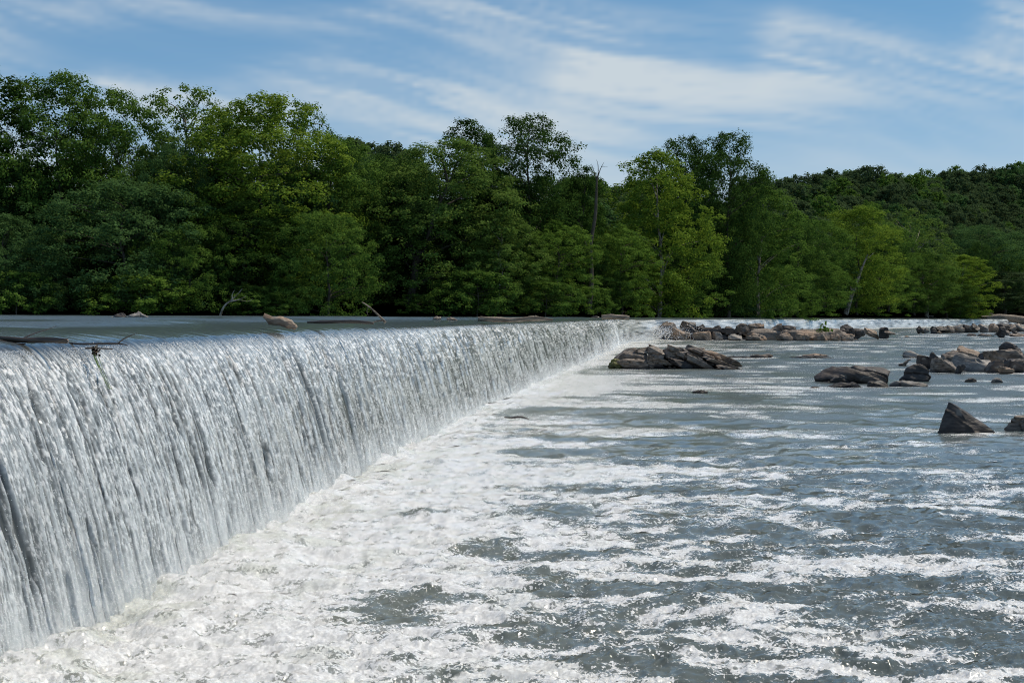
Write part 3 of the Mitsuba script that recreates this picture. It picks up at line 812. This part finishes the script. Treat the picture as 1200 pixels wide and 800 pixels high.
# long fallen log and drift at the far dam's right end
wood_thing('fallen_log', px_line([(1118, 375), (1140, 374), (1158, 372.5), (1172, 372), (1190, 374), (1215, 378.5)], 486), [0.35, 0.75, 0.95, 1.25, 1.35, 1.5], 'driftwood_grain', 'long pale fallen log lying at the right end of the far dam', 'log',
           [(px_line([(1160, 371), (1158, 367.5), (1164, 367.6)], 486), [0.3, 0.25, 0.12])])
for x0, x1, y0, y1, YY, rr, lab in ((1050, 1066, 374, 371.5, 410, 0.5, 'short grey log on the bank, left of the longer drift log'), (1070, 1094, 373, 370.5, 430, 0.5, 'slanting grey drift log on the bank behind the far dam'),
                                    (1092, 1122, 374, 373.5, 450, 0.4, 'thin dark drift log before the fallen log'), (1020, 1040, 373.5, 373, 395, 0.35, 'thin dark log lying along the bank right of the dead trunk')):
    wood_thing('drift_log', px_line([(x0, y0), ((x0 + x1) / 2, (y0 + y1) / 2 - 0.4), (x1, y1)], YY), [rr * 0.6, rr, rr * 0.5], 'driftwood_grain', lab, 'log', seed=int(x0))

# ------------------------------------------------------------------ driftwood on the crest
cy = crest_y
wood_thing('log', px_line([(-30, 396), (0, 397), (40, 398.5), (70, 399), (80, 400.5)], 16.6), [0.026, 0.030, 0.034, 0.036, 0.024], 'wet_wood', 'dark wet log lying along the crest at the left edge', 'log',
           [(px_line([(26, 397), (42, 390), (58, 385), (66, 382)], [16.6, 16.8, 17.0, 17.2]), [0.010, 0.008, 0.006, 0.003]), (px_line([(-2, 398), (14, 402), (30, 403)], 16.5), [0.014, 0.012, 0.008])], seed=3, bumps=0.3)
wood_thing('branch', px_line([(76, 401), (98, 403), (118, 402.5), (138, 402.5), (150, 405)], 17.8), [0.010, 0.013, 0.013, 0.012, 0.005], 'wet_wood', 'thin forked branch caught on the crest right of the dark wet log', 'branch',
           [(px_line([(138, 402.5), (147, 396), (161, 390)], 17.8), [0.010, 0.008, 0.004]), (px_line([(100, 408), (112, 408), (132, 408.8)], 17.6), [0.012, 0.012, 0.007])], seed=5)
# clump of leaves and weed caught below the branch
rg = np.random.default_rng(9)
c0 = at(112, 411, 17.55)
lp = c0 + rg.normal(size=(60, 3)) * [0.022, 0.02, 0.035]
scene['weed_clump__leaves'] = mikit.ply(leaves(lp, rg.normal(size=(60, 3)), 0.028, rg), 'driftwood_grain')
strand = []
for k in range(5):
    x = 110 + rg.uniform(-3, 3)
    strand.append(tube(px_line([(x, 411), (x + 5, 424), (x + 12 + rg.uniform(-2, 2), 440), (x + 18 + rg.uniform(-3, 3), 456)], [17.6, 17.45, 17.3, 17.22]), [0.004, 0.004, 0.003, 0.002], 4, 0.1, k))
scene['weed_clump__strands'] = mikit.ply(join(strand), 'leaf_olive')
tag('weed_clump', 'brown leaves and yellowish weed trailing down the fall below the forked branch', 'weed')


def stump():
    Y = 29.0
    c = at(330, 377.5, Y)
    sx = Y / FOC
    me = tube([c + np.array([-15 * sx, 0.05, 0.03]), c + np.array([0, 0, 0.02]), c + np.array([9 * sx, 0, -0.035]), c + np.array([17 * sx, 0, -0.12])], [4.6 * sx, 5.8 * sx, 5.6 * sx, 2.8 * sx], 14, 0.16, 4)
    v = me.vertices - c
    notch = sstep(-9 * sx, -15 * sx, v[:, 0])
    v[:, 2] += notch * (0.06 * v[:, 2] / (6 * sx) + 0.015)
    v[:, 0] -= notch * 0.10 * sstep(0.0, 0.1, v[:, 2])
    me.vertices = v + c
    me = me.subdivide().subdivide()
    p = me.vertices
    me.vertices = p + (fb(p[:, 0] * 9, p[:, 1] * 9, p[:, 2] * 22, 3, 3) - 0.5)[:, None] * 0.03 * me.vertex_normals
    scene['stump'] = mikit.ply(me, 'rock_tan', smooth=40)
    tag('stump', 'broken brown tree stump standing in the upper river', 'stump')


stump()
wood_thing('floating_log', px_line([(360, 377.4), (385, 377.2), (410, 376.8), (428, 377.6), (438, 379)], 33), [0.025, 0.04, 0.042, 0.04, 0.025], 'wet_wood', 'thin dark log floating right of the brown stump', 'log', seed=7)
wood_thing('forked_stick', px_line([(424, 354), (432, 359), (441, 367), (452, 378)], 36), [0.010, 0.018, 0.024, 0.034], 'driftwood_grain', 'bare slanting stick standing out of the water above the crest', 'stick',
           [(px_line([(449, 375), (441, 376.5), (433, 378.8)], 36), [0.022, 0.018, 0.008]), (px_line([(432, 359), (430, 365), (432, 370)], 36), [0.009, 0.007, 0.004])])
wood_thing('brown_log', px_line([(560, 373.6), (580, 374.2), (604, 375), (626, 373.4), (648, 374.8)], 62), [0.10, 0.12, 0.09, 0.12, 0.04], 'driftwood_grain', 'long reddish brown driftwood log stranded on the crest', 'log',
           [(px_line([(566, 373), (563, 371.4), (575, 371.6)], 62), [0.05, 0.045, 0.02]), (px_line([(628, 373), (627, 369.5)], 62), [0.07, 0.05])], seed=8, bumps=0.3)
wood_thing('grey_log', px_line([(705, 371.4), (716, 371), (730, 371.6), (737.5, 372.2)], 128), [0.20, 0.24, 0.22, 0.17], 'driftwood_grain', 'short grey log on the crest near the far end of the near fall', 'log', seed=9)
wood_thing('small_log', px_line([(693, 372), (698, 371.4), (702, 372)], 110), [0.05, 0.09, 0.05], 'wet_wood', 'tiny dark log on the crest just left of the short grey log', 'log', seed=10)
ysk = ground_y(605, 489, 0.1)
wood_thing('dark_stick', px_line([(591, 488.5), (600, 489.2), (609, 488.2), (614, 489), (620, 491)], ysk), [0.015, 0.03, 0.032, 0.025, 0.012], 'wet_wood', 'dark stick floating in the white foam at the foot of the fall', 'stick', seed=11)


# ------------------------------------------------------------------ rocks
def rock_mesh(l, seed, planes=13, level=4, rough=0.06, strata=0.05, sdir=(0.35, 0.25, 0.9), sharp=0.0, blocky=0.0):
    rng = np.random.default_rng(seed)
    ico = trimesh.creation.icosphere(level)
    d = ico.vertices
    nrm = rng.normal(size=(planes, 3)); nrm /= np.linalg.norm(nrm, axis=1, keepdims=True)
    off = rng.uniform(0.66, 1.0, planes)
    if blocky:
        ax = np.vstack([np.eye(3), -np.eye(3)]) + rng.normal(size=(6, 3)) * (0.30 - 0.12 * blocky)
        ax /= np.linalg.norm(ax, axis=1, keepdims=True)
        nrm, off = np.vstack([ax, nrm[: planes // 2]]), np.concatenate([rng.uniform(0.52, 0.70, 6), off[: planes // 2] + 0.05])
    q = d @ nrm.T
    r = np.where(q > 0.05, off / np.maximum(q, 0.05), 9.0)
    k = 14 + 50 * sharp
    r = -np.log(np.exp(-k * np.minimum(r, 3)).sum(1) + math.exp(-k * 1.25)) / k
    v = d * r[:, None]
    v = v / np.abs(v).max(0)
    v = v * np.asarray(l) * 0.5
    ico.vertices = v
    sz = float(np.mean(l))
    vn = ico.vertex_normals
    sd = np.asarray(sdir, float) / np.linalg.norm(sdir)
    lay = v @ sd / sz
    n1 = fb(v[:, 0] / sz * 3.0 + seed, v[:, 1] / sz * 3.0, v[:, 2] / sz * 3.0, 4, seed) - 0.5
    n2 = ns(lay * 11 + seed * 1.3, 0.4 * n1 * 9, 0 * lay, seed + 1) - 0.5
    step = np.abs(fb(v[:, 0] / sz * 1.6 + seed * 2, v[:, 1] / sz * 1.6, v[:, 2] / sz * 1.6, 2, seed + 5) - 0.5)
    ico.vertices = v + vn * (rough * 2.2 * n1 + strata * n2 - 0.07 * sstep(0.035, 0.0, step))[:, None] * sz
    return ico


def rot_y(a):
    c, s_ = math.cos(a), math.sin(a)
    return np.array([[c, 0, s_], [0, 1, 0], [-s_, 0, c]])


def rock_ply(px0, px1, top, base, seed, bsdf, Y=None, deep=0.7, tilt=0.0, sink=0.9, level=4, rough=0.06, strata=0.05, planes=13, sharp=0.3, blocky=0.0, smooth=28):
    """A rock spanning these pixels, standing in the pool where its base meets the water (or at depth Y)."""
    if Y is None:
        Y = ground_y((px0 + px1) / 2, base, 0.0)
        for _ in range(4):
            Y = ground_y((px0 + px1) / 2, base, float(pool_z(Y)))
    a, b = at(px0, base, Y), at(px1, base, Y)
    zt = at((px0 + px1) / 2, top, Y)[2]
    w, h = b[0] - a[0], zt - a[2]
    hh = h * (1 + sink) * 1.05
    t = math.radians(tilt)
    lx, lz = w * 1.04, hh
    if tilt:
        c, s_ = abs(math.cos(t)), abs(math.sin(t))
        lx = (w - hh * s_ * 0.55) / c if w * c > hh * s_ * 0.55 else w
        lz = max(0.35 * hh, hh - lx * s_ * 0.6)
    me = rock_mesh((lx, w * deep, lz), seed, planes, level, rough, strata, sharp=sharp, blocky=blocky)
    me.vertices = me.vertices @ rot_y(t).T
    me.vertices += np.array([(a[0] + b[0]) / 2, Y + w * deep * 0.3, 0]) - [0, 0, me.vertices[:, 2].max()] + [0, 0, zt]
    return mikit.ply(me, bsdf, smooth=smooth)


def rock(name, px0, px1, top, base, seed, bsdf, label, group=None, **kw):
    key = fresh(name)
    scene[key] = rock_ply(px0, px1, top, base, seed, bsdf, **kw)
    tag(key, label, 'rock', group)


# outcrop in the middle, split by joints into slabs that dip to the right
YA = ground_y(790, 432, 0.0)
def slab_ply(cx, cy, ln, th, tilt, Y, deep, seed, bsdf):
    """A block of the outcrop: its length, thickness and dip to the right."""
    sc_ = Y / FOC
    me = rock_mesh((ln * sc_, deep, th * sc_), seed, 12, 4, 0.035, 0.05, sdir=(0.1, 0.1, 1), sharp=0.9, blocky=0.9)
    me.vertices = me.vertices @ rot_y(math.radians(tilt)).T + at(cx, cy, Y)
    return mikit.ply(me, bsdf, smooth=28)


BL = [
    ('rock_grey', rock_ply(713, 766, 407.5, 433, 101, 'rock_grey', Y=YA + 0.4, tilt=-10, deep=0.7, sharp=0.5, sink=0.5)),
    ('rock_moss', rock_ply(713, 730, 420, 434, 102, 'rock_moss', Y=YA - 0.1, deep=0.9, sharp=0.4, sink=0.5)),
]
for i, (cx, cy, ln, th, tl, dy, dp, mt) in enumerate([
        (769, 417, 26, 25, 8, 0.6, 1.6, 'rock_grey'), (794, 418, 38, 27, 12, 0.8, 1.6, 'rock_grey'), (822, 420, 50, 22, 18, 1.2, 1.6, 'rock_grey'), (822, 410.5, 8, 9, 10, 1.0, 0.5, 'rock_grey'),
        (748, 427, 52, 13, 6, -0.1, 1.0, 'rock_grey'), (776, 426, 44, 12, 14, -0.1, 0.9, 'rock_grey'), (800, 427, 46, 12, 20, -0.2, 0.9, 'rock_dark'), (812, 420, 52, 8.5, 24, 0.3, 1.0, 'rock_grey'),
        (832, 419, 62, 8, 24, 0.7, 1.1, 'rock_grey'), (846, 419, 56, 8, 25, 1.3, 1.2, 'rock_grey'), (826, 428, 50, 9, 25, -0.3, 0.8, 'rock_grey'), (848, 428, 56, 8, 22, -0.1, 0.9, 'rock_grey'), (856, 432.5, 46, 6, 14, -0.7, 0.7, 'rock_grey'),
        (838, 435.5, 26, 4, 4, -0.9, 0.6, 'rock_dark'), (795, 431.5, 120, 9, 1, 0.1, 1.0, 'rock_dark'), (754, 411, 22, 9, -6, 0.9, 1.0, 'rock_grey'), (790, 409, 20, 8, 16, 0.2, 0.8, 'rock_grey')]):
    BL.append((mt, slab_ply(cx, cy, ln, th, tl, YA + dy, dp, 120 + i, mt)))
for i, (mt, shp) in enumerate(BL):
    scene['rock_outcrop__slab' + (f'_{i:03d}' if i else '')] = shp
labels['rock_outcrop__slab_001'] = {'label': 'mossy yellow green end of the outcrop beside the fall'}
tag('rock_outcrop', 'large split grey brown rock outcrop just right of the far end of the near fall', 'rock outcrop')

# long ledge in front of the far dam
GB_ = 'boulders of the long rock ledge before the far dam'
LEDGE = [
    (776, 890, 383.5, 397.4, 'rock_dark', 203, 'dark continuous bedrock under the left half of the long ledge'), (866, 1004, 384, 397.6, 'rock_grey', 203.5, 'grey continuous bedrock under the right half of the long ledge'),
    (771, 797, 376.5, 391, 'rock_grey', 206, 'dark boulder with a mossy foot at the left end of the long ledge'), (784, 816, 384, 397.5, 'rock_grey', 200, 'ribbed grey rock at the waterline, left end of the long ledge'),
    (797, 810, 375.6, 383, 'rock_grey', 208, 'left one of the two small blocks topping the ledge near its left end'), (806, 818, 377, 384, 'rock_pale', 208, 'right one of the two small blocks topping the ledge near its left end'),
    (800, 826, 380, 393, 'rock_grey', 204, 'brown grey boulder below the two small top blocks'), (814, 829, 379.5, 388, 'rock_dark', 207, 'dark block on the left shoulder of the ledge gap'),
    (812, 840, 388, 397.5, 'rock_grey', 199, 'low boulder at the waterline left of the pale slab'), (831, 848, 381, 394, 'rock_dark', 205, 'dark rounded boulder just left of the small pale slab'),
    (846, 860, 382, 395, 'rock_dark', 205, 'dark square boulder left of the notch in the ledge'), (836, 848, 389, 396, 'rock_pale', 200, 'small pale tilted slab in the dip of the ledge'),
    (851, 871, 391, 397, 'rock_pale', 199, 'flat pale slab at the waterline below the notch'), (860, 882, 378.5, 395, 'rock_grey', 205, 'grey boulder just right of the notch in the ledge'),
    (876, 902, 378.5, 394, 'rock_grey', 207, 'high pale topped boulder in the middle of the ledge'), (870, 900, 390, 397.6, 'rock_grey', 199, 'low rock at the waterline in the middle of the ledge'),
    (896, 924, 378.5, 396, 'rock_grey', 204, 'broad dark grey boulder right of the middle of the ledge'), (912, 938, 381, 394, 'rock_dark', 206, 'dark sloping boulder left of the flat pale bedrock'),
    (908, 934, 389, 398, 'rock_grey', 199, 'waterline boulder below the dark sloping one'), (934, 962, 384, 392, 'rock_pale', 210, 'flat pale bedrock behind the little green plant'),
    (932, 952, 390, 398, 'rock_tan', 199, 'tan waterline rock left of the little green plant'), (948, 974, 388.5, 398, 'rock_grey', 200, 'grey boulder at the waterline in front of the little green plant'),
    (966, 996, 384, 394, 'rock_grey', 205, 'smooth sloping boulder right of the little green plant'), (972, 988, 390, 398, 'rock_tan', 200, 'tan waterline block left of its darker twin'), (985, 1004, 391, 398, 'rock_grey', 200, 'darker waterline block at the right foot of the ledge'),
    (982, 1004, 380, 391, 'rock_dark', 207, 'dark high boulder near the right end of the ledge'), (998, 1019, 384.5, 392, 'rock_dark', 208, 'dark low boulder sloping down at the ledge end'),
    (1012, 1034, 383.5, 390, 'rock_tan', 214, 'tan flat rock beyond the right end of the ledge'), (1029, 1043, 383, 391, 'rock_dark', 213, 'dark last boulder at the right tip of the ledge'), (1036, 1051, 388, 391, 'rock_grey', 211, 'thin flat rock trailing off the right tip of the ledge'),
    (762, 771, 379, 390, 'rock_dark', 205.5, 'dark rock standing in the white water where the fall bends'),
    (998, 1009, 396.4, 398.5, 'rock_dark', None, 'small wet rock just below the right foot of the ledge'),
]
for i, (a, b, t, bs, mt, Y, lab) in enumerate(LEDGE):
    rock('boulder', a, b, t, bs, 300 + i, mt, lab, GB_, Y=Y, level=3 if b - a < 30 else 4, sharp=0.6, deep=0.9 if b - a < 60 else 0.12, sink=0.9, tilt=random.uniform(-8, 16) if b - a < 60 else 0, blocky=random.choice([0, 0.4, 0.7]), rough=0.05)

# little green plant on the ledge
rg = np.random.default_rng(12)
pc = at(965, 389, 202)
pp = np.vstack([pc + np.array([dx, 0, dz]) + rg.normal(size=(14, 3)) * [0.25, 0.2, 0.18] for dx, dz in ((-0.5, 0.3), (0.1, 1.0), (0.05, 0.55), (0.55, 0.35), (0.0, 0.1))])
scene['plant__stem'] = mikit.ply(join([tube([pc - [0, 0, 0.3], pc + [0.05, 0, 1.1]], [0.03, 0.015], 5, 0), tube([pc, pc + [-0.5, 0, 0.35]], [0.02, 0.01], 4, 0), tube([pc, pc + [0.55, 0, 0.4]], [0.02, 0.01], 4, 0)]), 'bark')
scene['plant__leaves'] = mikit.ply(leaves(pp, rg.normal(size=(len(pp), 3)) + [0, 0, 0.8], 0.3, rg), 'leaf_fresh')
tag('plant', 'little green plant growing among the boulders of the long ledge', 'plant')

# low ledge at far right
FARL = [(1074, 1082, 381.8, 387), (1078, 1090, 384, 388), (1091, 1097, 382, 386), (1096, 1112, 382, 386.5), (1108, 1122, 381, 387), (1118, 1130, 379.4, 386.5), (1122, 1132, 382, 387), (1128, 1140, 379.8, 386), (1136, 1150, 378.6, 386.5),
        (1148, 1162, 379.6, 386.5), (1158, 1172, 378.6, 387), (1168, 1184, 379, 387), (1178, 1192, 379.6, 386.5), (1188, 1206, 378.6, 387)]
LAB = ['dark pointed rock at the left tip of the low far ledge', 'flat rock right behind the left tip of the low far ledge', 'small dark rock left of the grey low run on the far ledge', 'grey low rock starting the run of the far ledge',
       'second grey rock of the far ledge run', 'taller dark rock near the middle of the far ledge', 'dark wet rock in front of the taller one on the far ledge', 'rock with a dark cap in the middle of the far ledge', 'highest pale topped rock in the far ledge',
       'rounded grey rock right of the highest one on the far ledge', 'pale topped rock under the fallen log on the far ledge', 'long grey rock second from the right edge on the far ledge', 'low grey rock next to the right edge on the far ledge', 'last rock of the far ledge, cut by the right edge']
for i, ((a, b, t, bs), lab) in enumerate(zip(FARL, LAB)):
    rock('ledge_rock', a, b, t, bs, 400 + i, ['rock_grey', 'rock_pale', 'rock_grey', 'rock_dark'][i % 4] if i not in (0, 2) else 'rock_dark', lab, 'rocks of the low far ledge', Y=262 + 2 * i, level=3, deep=1.3, sink=0.9)
for i, (a, b, t, bs, mt, lab) in enumerate([(1091, 1099, 385, 391.6, 'rock_dark', 'small dark upright rock standing alone before the far ledge'), (1098, 1104, 388, 391.4, 'rock_tan', 'tiny tan rock touching the small dark upright one'), (1060, 1067, 393, 395, 'rock_tan', 'tiny flat rock in the water left of the far ledge'),
                                            (1133, 1145, 390.5, 394, 'rock_dark', 'flat black wet rock, left one before the far ledge'), (1147, 1168, 390.4, 394, 'rock_dark', 'long flat black wet rock before the far ledge'), (1164, 1186, 386, 393, 'rock_dark', 'dark boulder pile rock before the far ledge'),
                                            (1170, 1180, 382.5, 390, 'rock_dark', 'upright black rock behind the flat black ones'), (1184, 1206, 390, 394.4, 'rock_grey', 'flat grey slab at the right edge before the far ledge'), (1186, 1194, 387.6, 389.6, 'rock_dark', 'small black rock above the flat grey slab')]):
    rock('wet_rock', a, b, t, bs, 450 + i, mt, lab, None, level=3, deep=0.9, Y=None if bs > 391 else 232)

# cluster of boulders at the right edge
CL = [(1058, 1083, 411, 419.5, 'rock_pale', None, 0.05, 'smooth pale rounded rock at the left end of the right boulder group'), (1074, 1091, 415.5, 427.5, 'rock_dark', 92.0, 0.3, 'dark angular boulder beside the smooth pale one'),
      (1088, 1106, 412, 429, 'rock_dark', 91.5, 0.3, 'dark pointed boulder second from the left in the right boulder group'), (1102, 1128, 410, 428, 'rock_grey', 95, 0.3, 'grey boulder behind the dark pointed one'),
      (1118, 1152, 405, 424, 'rock_tan', 97, 0.1, 'large domed boulder with a tan top in the right group'), (1086, 1128, 419, 434, 'rock_grey', 87, 0.3, 'broad sloping grey boulder at the waterline of the right group'),
      (1116, 1178, 414, 434, 'rock_pale', 88.5, 0.2, 'large pale bedrock slab in the right boulder group'), (1148, 1168, 411, 422, 'rock_dark', 95, 0.4, 'dark jagged rock behind the large pale slab'),
      (1160, 1206, 409, 428, 'rock_grey', 91, 0.3, 'grey bedrock under the round dark boulder'), (1173, 1204, 400.5, 417, 'rock_dark', 93.5, 0.0, 'round dark boulder perched on the bedrock at the right edge'),
      (1156, 1182, 422, 434.5, 'rock_dark', 86.5, 0.5, 'black jagged rock at the waterline near the right edge'), (1176, 1210, 420, 434.5, 'rock_dark', 87, 0.5, 'black layered rock cut by the right edge'), (1172, 1192, 429, 435, 'rock_grey', 84.5, 0.3, 'low grey slab at the waterline under the black layered rock'),
      (1119, 1133, 427, 434.8, 'rock_dark', 84.5, 0.3, 'black wet rock in front of the large pale slab')]
for i, (a, b, t, bs, mt, Y, sh, lab) in enumerate(CL):
    rock('boulder', a, b, t, bs, 500 + i, mt, lab, 'boulders of the right group', Y=Y, level=4 if b - a > 34 else 3, sharp=sh * 1.4, deep=0.9, sink=0.8, tilt=random.uniform(-6, 8), rough=0.045, blocky=0.5 if sh > 0.25 else 0)

# dark rocks before them and single stones
ONE = [(956, 1060, 428.5, 448, 'rock_dark', 6, 'long low black rock with a sloping left end'), (1056, 1093, 426.5, 447, 'rock_dark', 0, 'rounded black boulder at the right end of the long black rock'), (964, 1000, 439, 448.5, 'rock_dark', 0, 'small dark rock at the front foot of the long black rock'),
       (969, 1013, 447.4, 454.5, 'rock_dark', 0, 'flat black rock awash, left of two before the long black rock'), (1012, 1044, 446, 454, 'rock_dark', 0, 'flat black rock awash, right of two before the long black rock'), (1046, 1096, 446, 453.5, 'rock_pale', 0, 'pale flat slab before the rounded black boulder'),
       (948, 962, 452.6, 455.4, 'rock_dark', 0, 'tiny black rock left of the flat black rocks'), (812, 832, 457, 460.4, 'rock_dark', 0, 'small dark rock alone in the foam below the outcrop'), (1131, 1146, 442.8, 448, 'rock_grey', 0, 'small brown stone in the water, left of two'),
       (1163, 1179, 442.4, 449, 'rock_pale', 0, 'small pale stone in the water, right of two'), (876, 906, 414.4, 419, 'rock_grey', 0, 'low grey rock awash right of the outcrop'), (926, 978, 416.4, 419.4, 'rock_dark', 0, 'dark flat rock under the tan plank shaped stone'),
       (850, 880, 417.2, 419, 'rock_dark', 0, 'thin dark rock awash left of the low grey one'), (1178, 1226, 487, 507, 'rock_grey', -14, 'grey boulder with a mossy foot cut by the right edge')]
for i, (a, b, t, bs, mt, tl, lab) in enumerate(ONE):
    rock('rock', a, b, t, bs, 560 + i, mt, lab, deep=0.55, tilt=tl, sink=1.0, sharp=0.2, rough=0.045, level=5 if b - a > 80 else 4 if b - a > 34 else 3)
rock('flat_stone', 941, 972, 413.8, 417, 590, 'rock_tan', 'tan plank shaped stone lying on a dark flat rock', deep=0.5, Y=ground_y(956, 418.5, 0), sink=0.0)
rock('river_stone', 126, 152, 370.4, 373.2, 591, 'rock_tan', 'flat brown stone awash left of the pale boulder in the upper river', Y=62, deep=0.6)
rock('river_boulder', 145, 173, 364.6, 373.4, 592, 'rock_pale', 'pale flat topped boulder in the upper river', Y=62, deep=0.7, sharp=0.8)
rock('river_boulder', 132, 152, 366, 373.4, 593, 'rock_dark', 'dark broken rock at the left side of the pale upper river boulder', Y=61, deep=0.8, sharp=0.6)
rock('river_stone', 506, 517, 370.4, 374, 594, 'rock_grey', 'small grey stone on the crest, left of two', Y=64, deep=0.8)
rock('river_stone', 523, 536, 371.4, 374.2, 595, 'rock_grey', 'small grey stone on the crest, right of two', Y=64, deep=0.8)

# the pointed slab
Yp = ground_y(1130, 509, 0.0)
P0 = [at(1099, 506, Yp), at(1104, 511, Yp - 0.1), at(1145, 511, Yp - 0.1), at(1168, 507, Yp + 0.25), at(1111.5, 470.5, Yp + 0.25), at(1119, 472.5, Yp + 0.55), at(1122, 476, Yp + 0.15), at(1132, 481, Yp + 0.5), at(1160, 503, Yp + 0.8), at(1103, 503, Yp + 1.0), at(1150, 500, Yp + 0.1)]
P0 = np.array(P0)
low_ = P0[P0[:, 2] < 0.25].copy(); low_[:, 2] = -0.5
hull = trimesh.Trimesh(np.vstack([P0, low_])).convex_hull
for _ in range(5):
    hull = hull.subdivide()
hv = hull.vertices
hn = (fb(hv[:, 0] * 2.2, hv[:, 1] * 2.2, hv[:, 2] * 2.2, 4, 9) - 0.5) * 0.10 + (ns((hv[:, 0] * 0.6 + hv[:, 2] * 0.8) * 12, hv[:, 1] * 2, 0 * hv[:, 0], 4) - 0.5) * 0.02
hull.vertices = hv + hull.vertex_normals * hn[:, None]
scene['pointed_rock'] = mikit.ply(hull, 'rock_dark', smooth=30)
tag('pointed_rock', 'dark pointed wedge shaped rock standing in the water at right', 'rock')
yst = ground_y(1060, 429, 0.0)
wood_thing('drift_stub', px_line([(1058, 428), (1062, 424.5), (1064, 422.5), (1067.5, 421.2)], yst), [0.10, 0.11, 0.07, 0.03], 'driftwood_grain', 'small pale driftwood stub beside the rounded black boulder', 'driftwood', seed=15)
rock('rock', 1053, 1063, 425.6, 429, 610, 'rock_dark', 'tiny black rock beside the small driftwood stub', level=3)
print('entries', len(scene))

print('distinct triangles', sum(len(w[1]) for w in meshkit.WRITTEN.values()))
